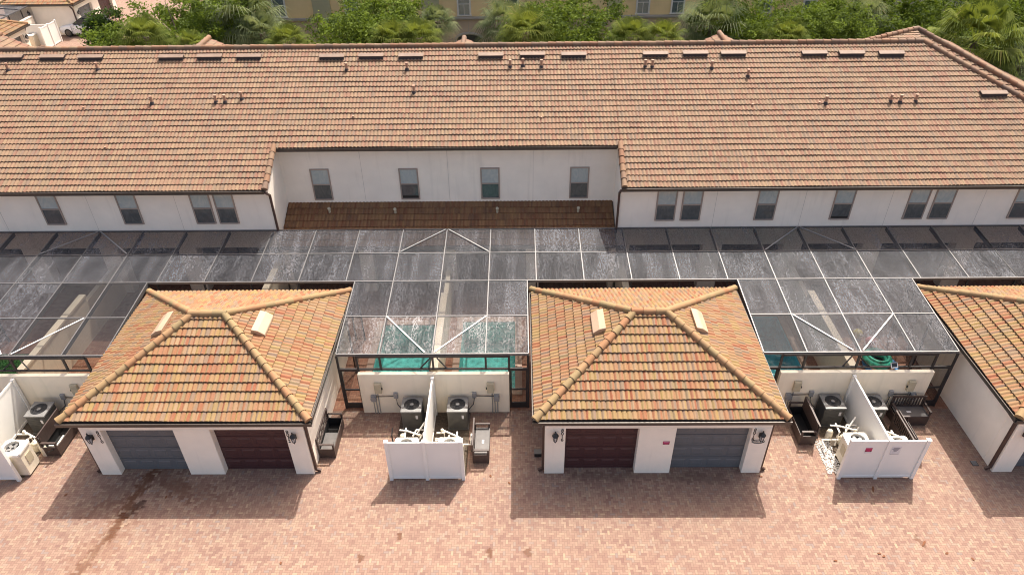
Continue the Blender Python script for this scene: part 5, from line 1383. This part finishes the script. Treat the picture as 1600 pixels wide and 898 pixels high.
palm_px(('g', 0), 450, 64, 45.5, 1.0, 'yellow green fan palm in front of the stone base')
palm_px(('g', 1), 612, 62, 45.5, 1.1, 'yellow green fan palm at the foot of the entrance oak')
palm_px(('g', 0), 655, 60, 45.5, 1.1, 'bright fan palm between the entrance oak and the arched entrance')
palm_px(('s', 0), 684, 34, 50, 0.75, 'grey fan palm with brown fronds left of the arched entrance')
palm_px(('s', 1), 788, 36, 50, 1.2, 'grey fan palm just right of the arched entrance')
palm_px(('g', 1), 822, 50, 45.5, 1.3, 'broad yellow green fan palm at the foot of the third oak')
palm_px(('g', 0), 985, 58, 45.5, 1.1, 'yellow tipped fan palm left of the paired ochre windows')
palm_px(('g', 1), 1035, 60, 45.5, 1.05, 'fan palm directly under the paired ochre windows')
palm_px(('s', 0), 1112, 40, 48, 1.35, 'big grey fan palm beside the second small tiled peak')
palm_px(('g', 0), 1228, 62, 45.5, 1.15, 'low yellow green fan palm under the broad green oak mass')
palm_px(('s', 1), 1345, 30, 50, 1.2, 'grey fan palm touching the pale downpipe wall')
palm_px(('b', 0), 1522, 66, 42.8, 1.75, 'largest fan palm standing beyond the roof hip')
palm_px(('s', 0), 1596, 104, 42.5, 1.15, 'silvery fan palm in the corner below the largest palm')
# low shrubs
for k, (u, v, y, s, lab) in enumerate([(1365, 72, 47, 1.0, 'low dark shrub at the foot of the pale downpipe wall'), (560, 75, 46, 0.9, 'dark shrub under the entrance oak'), (900, 72, 46, 1.1, 'dark shrub under the third oak'), (1170, 72, 46.5, 1.0, 'dark shrub under the big grey fan palm'), (1500, 80, 50, 1.6, 'dark shrub behind the largest fan palm'), (12, 62, 48, 0.5, 'small green shrub by the distant corner garage')]):
    x, y, z = at(u, v, y)
    o = thing('leafy_shrub', lab, 'shrub', (x, y, 0), k, 'shrubs beyond the ridge')
    if k == 0: SHM = crown_mesh(31, 2.0, 1.4, 1.6, 60, 45, .11, 'leaf_shrub', 6)
    c = bpy.data.objects.new('crown', SHM); COL.objects.link(c); c.parent = o; c.location = (0, 0, z - 1.0); c.scale = (s, s, s)
    t = bpy.data.objects.new('trunk', LM[k % 3]); COL.objects.link(t); t.parent = o; t.scale = (.4, .4, max(.2, (z - 1) / 5.5))
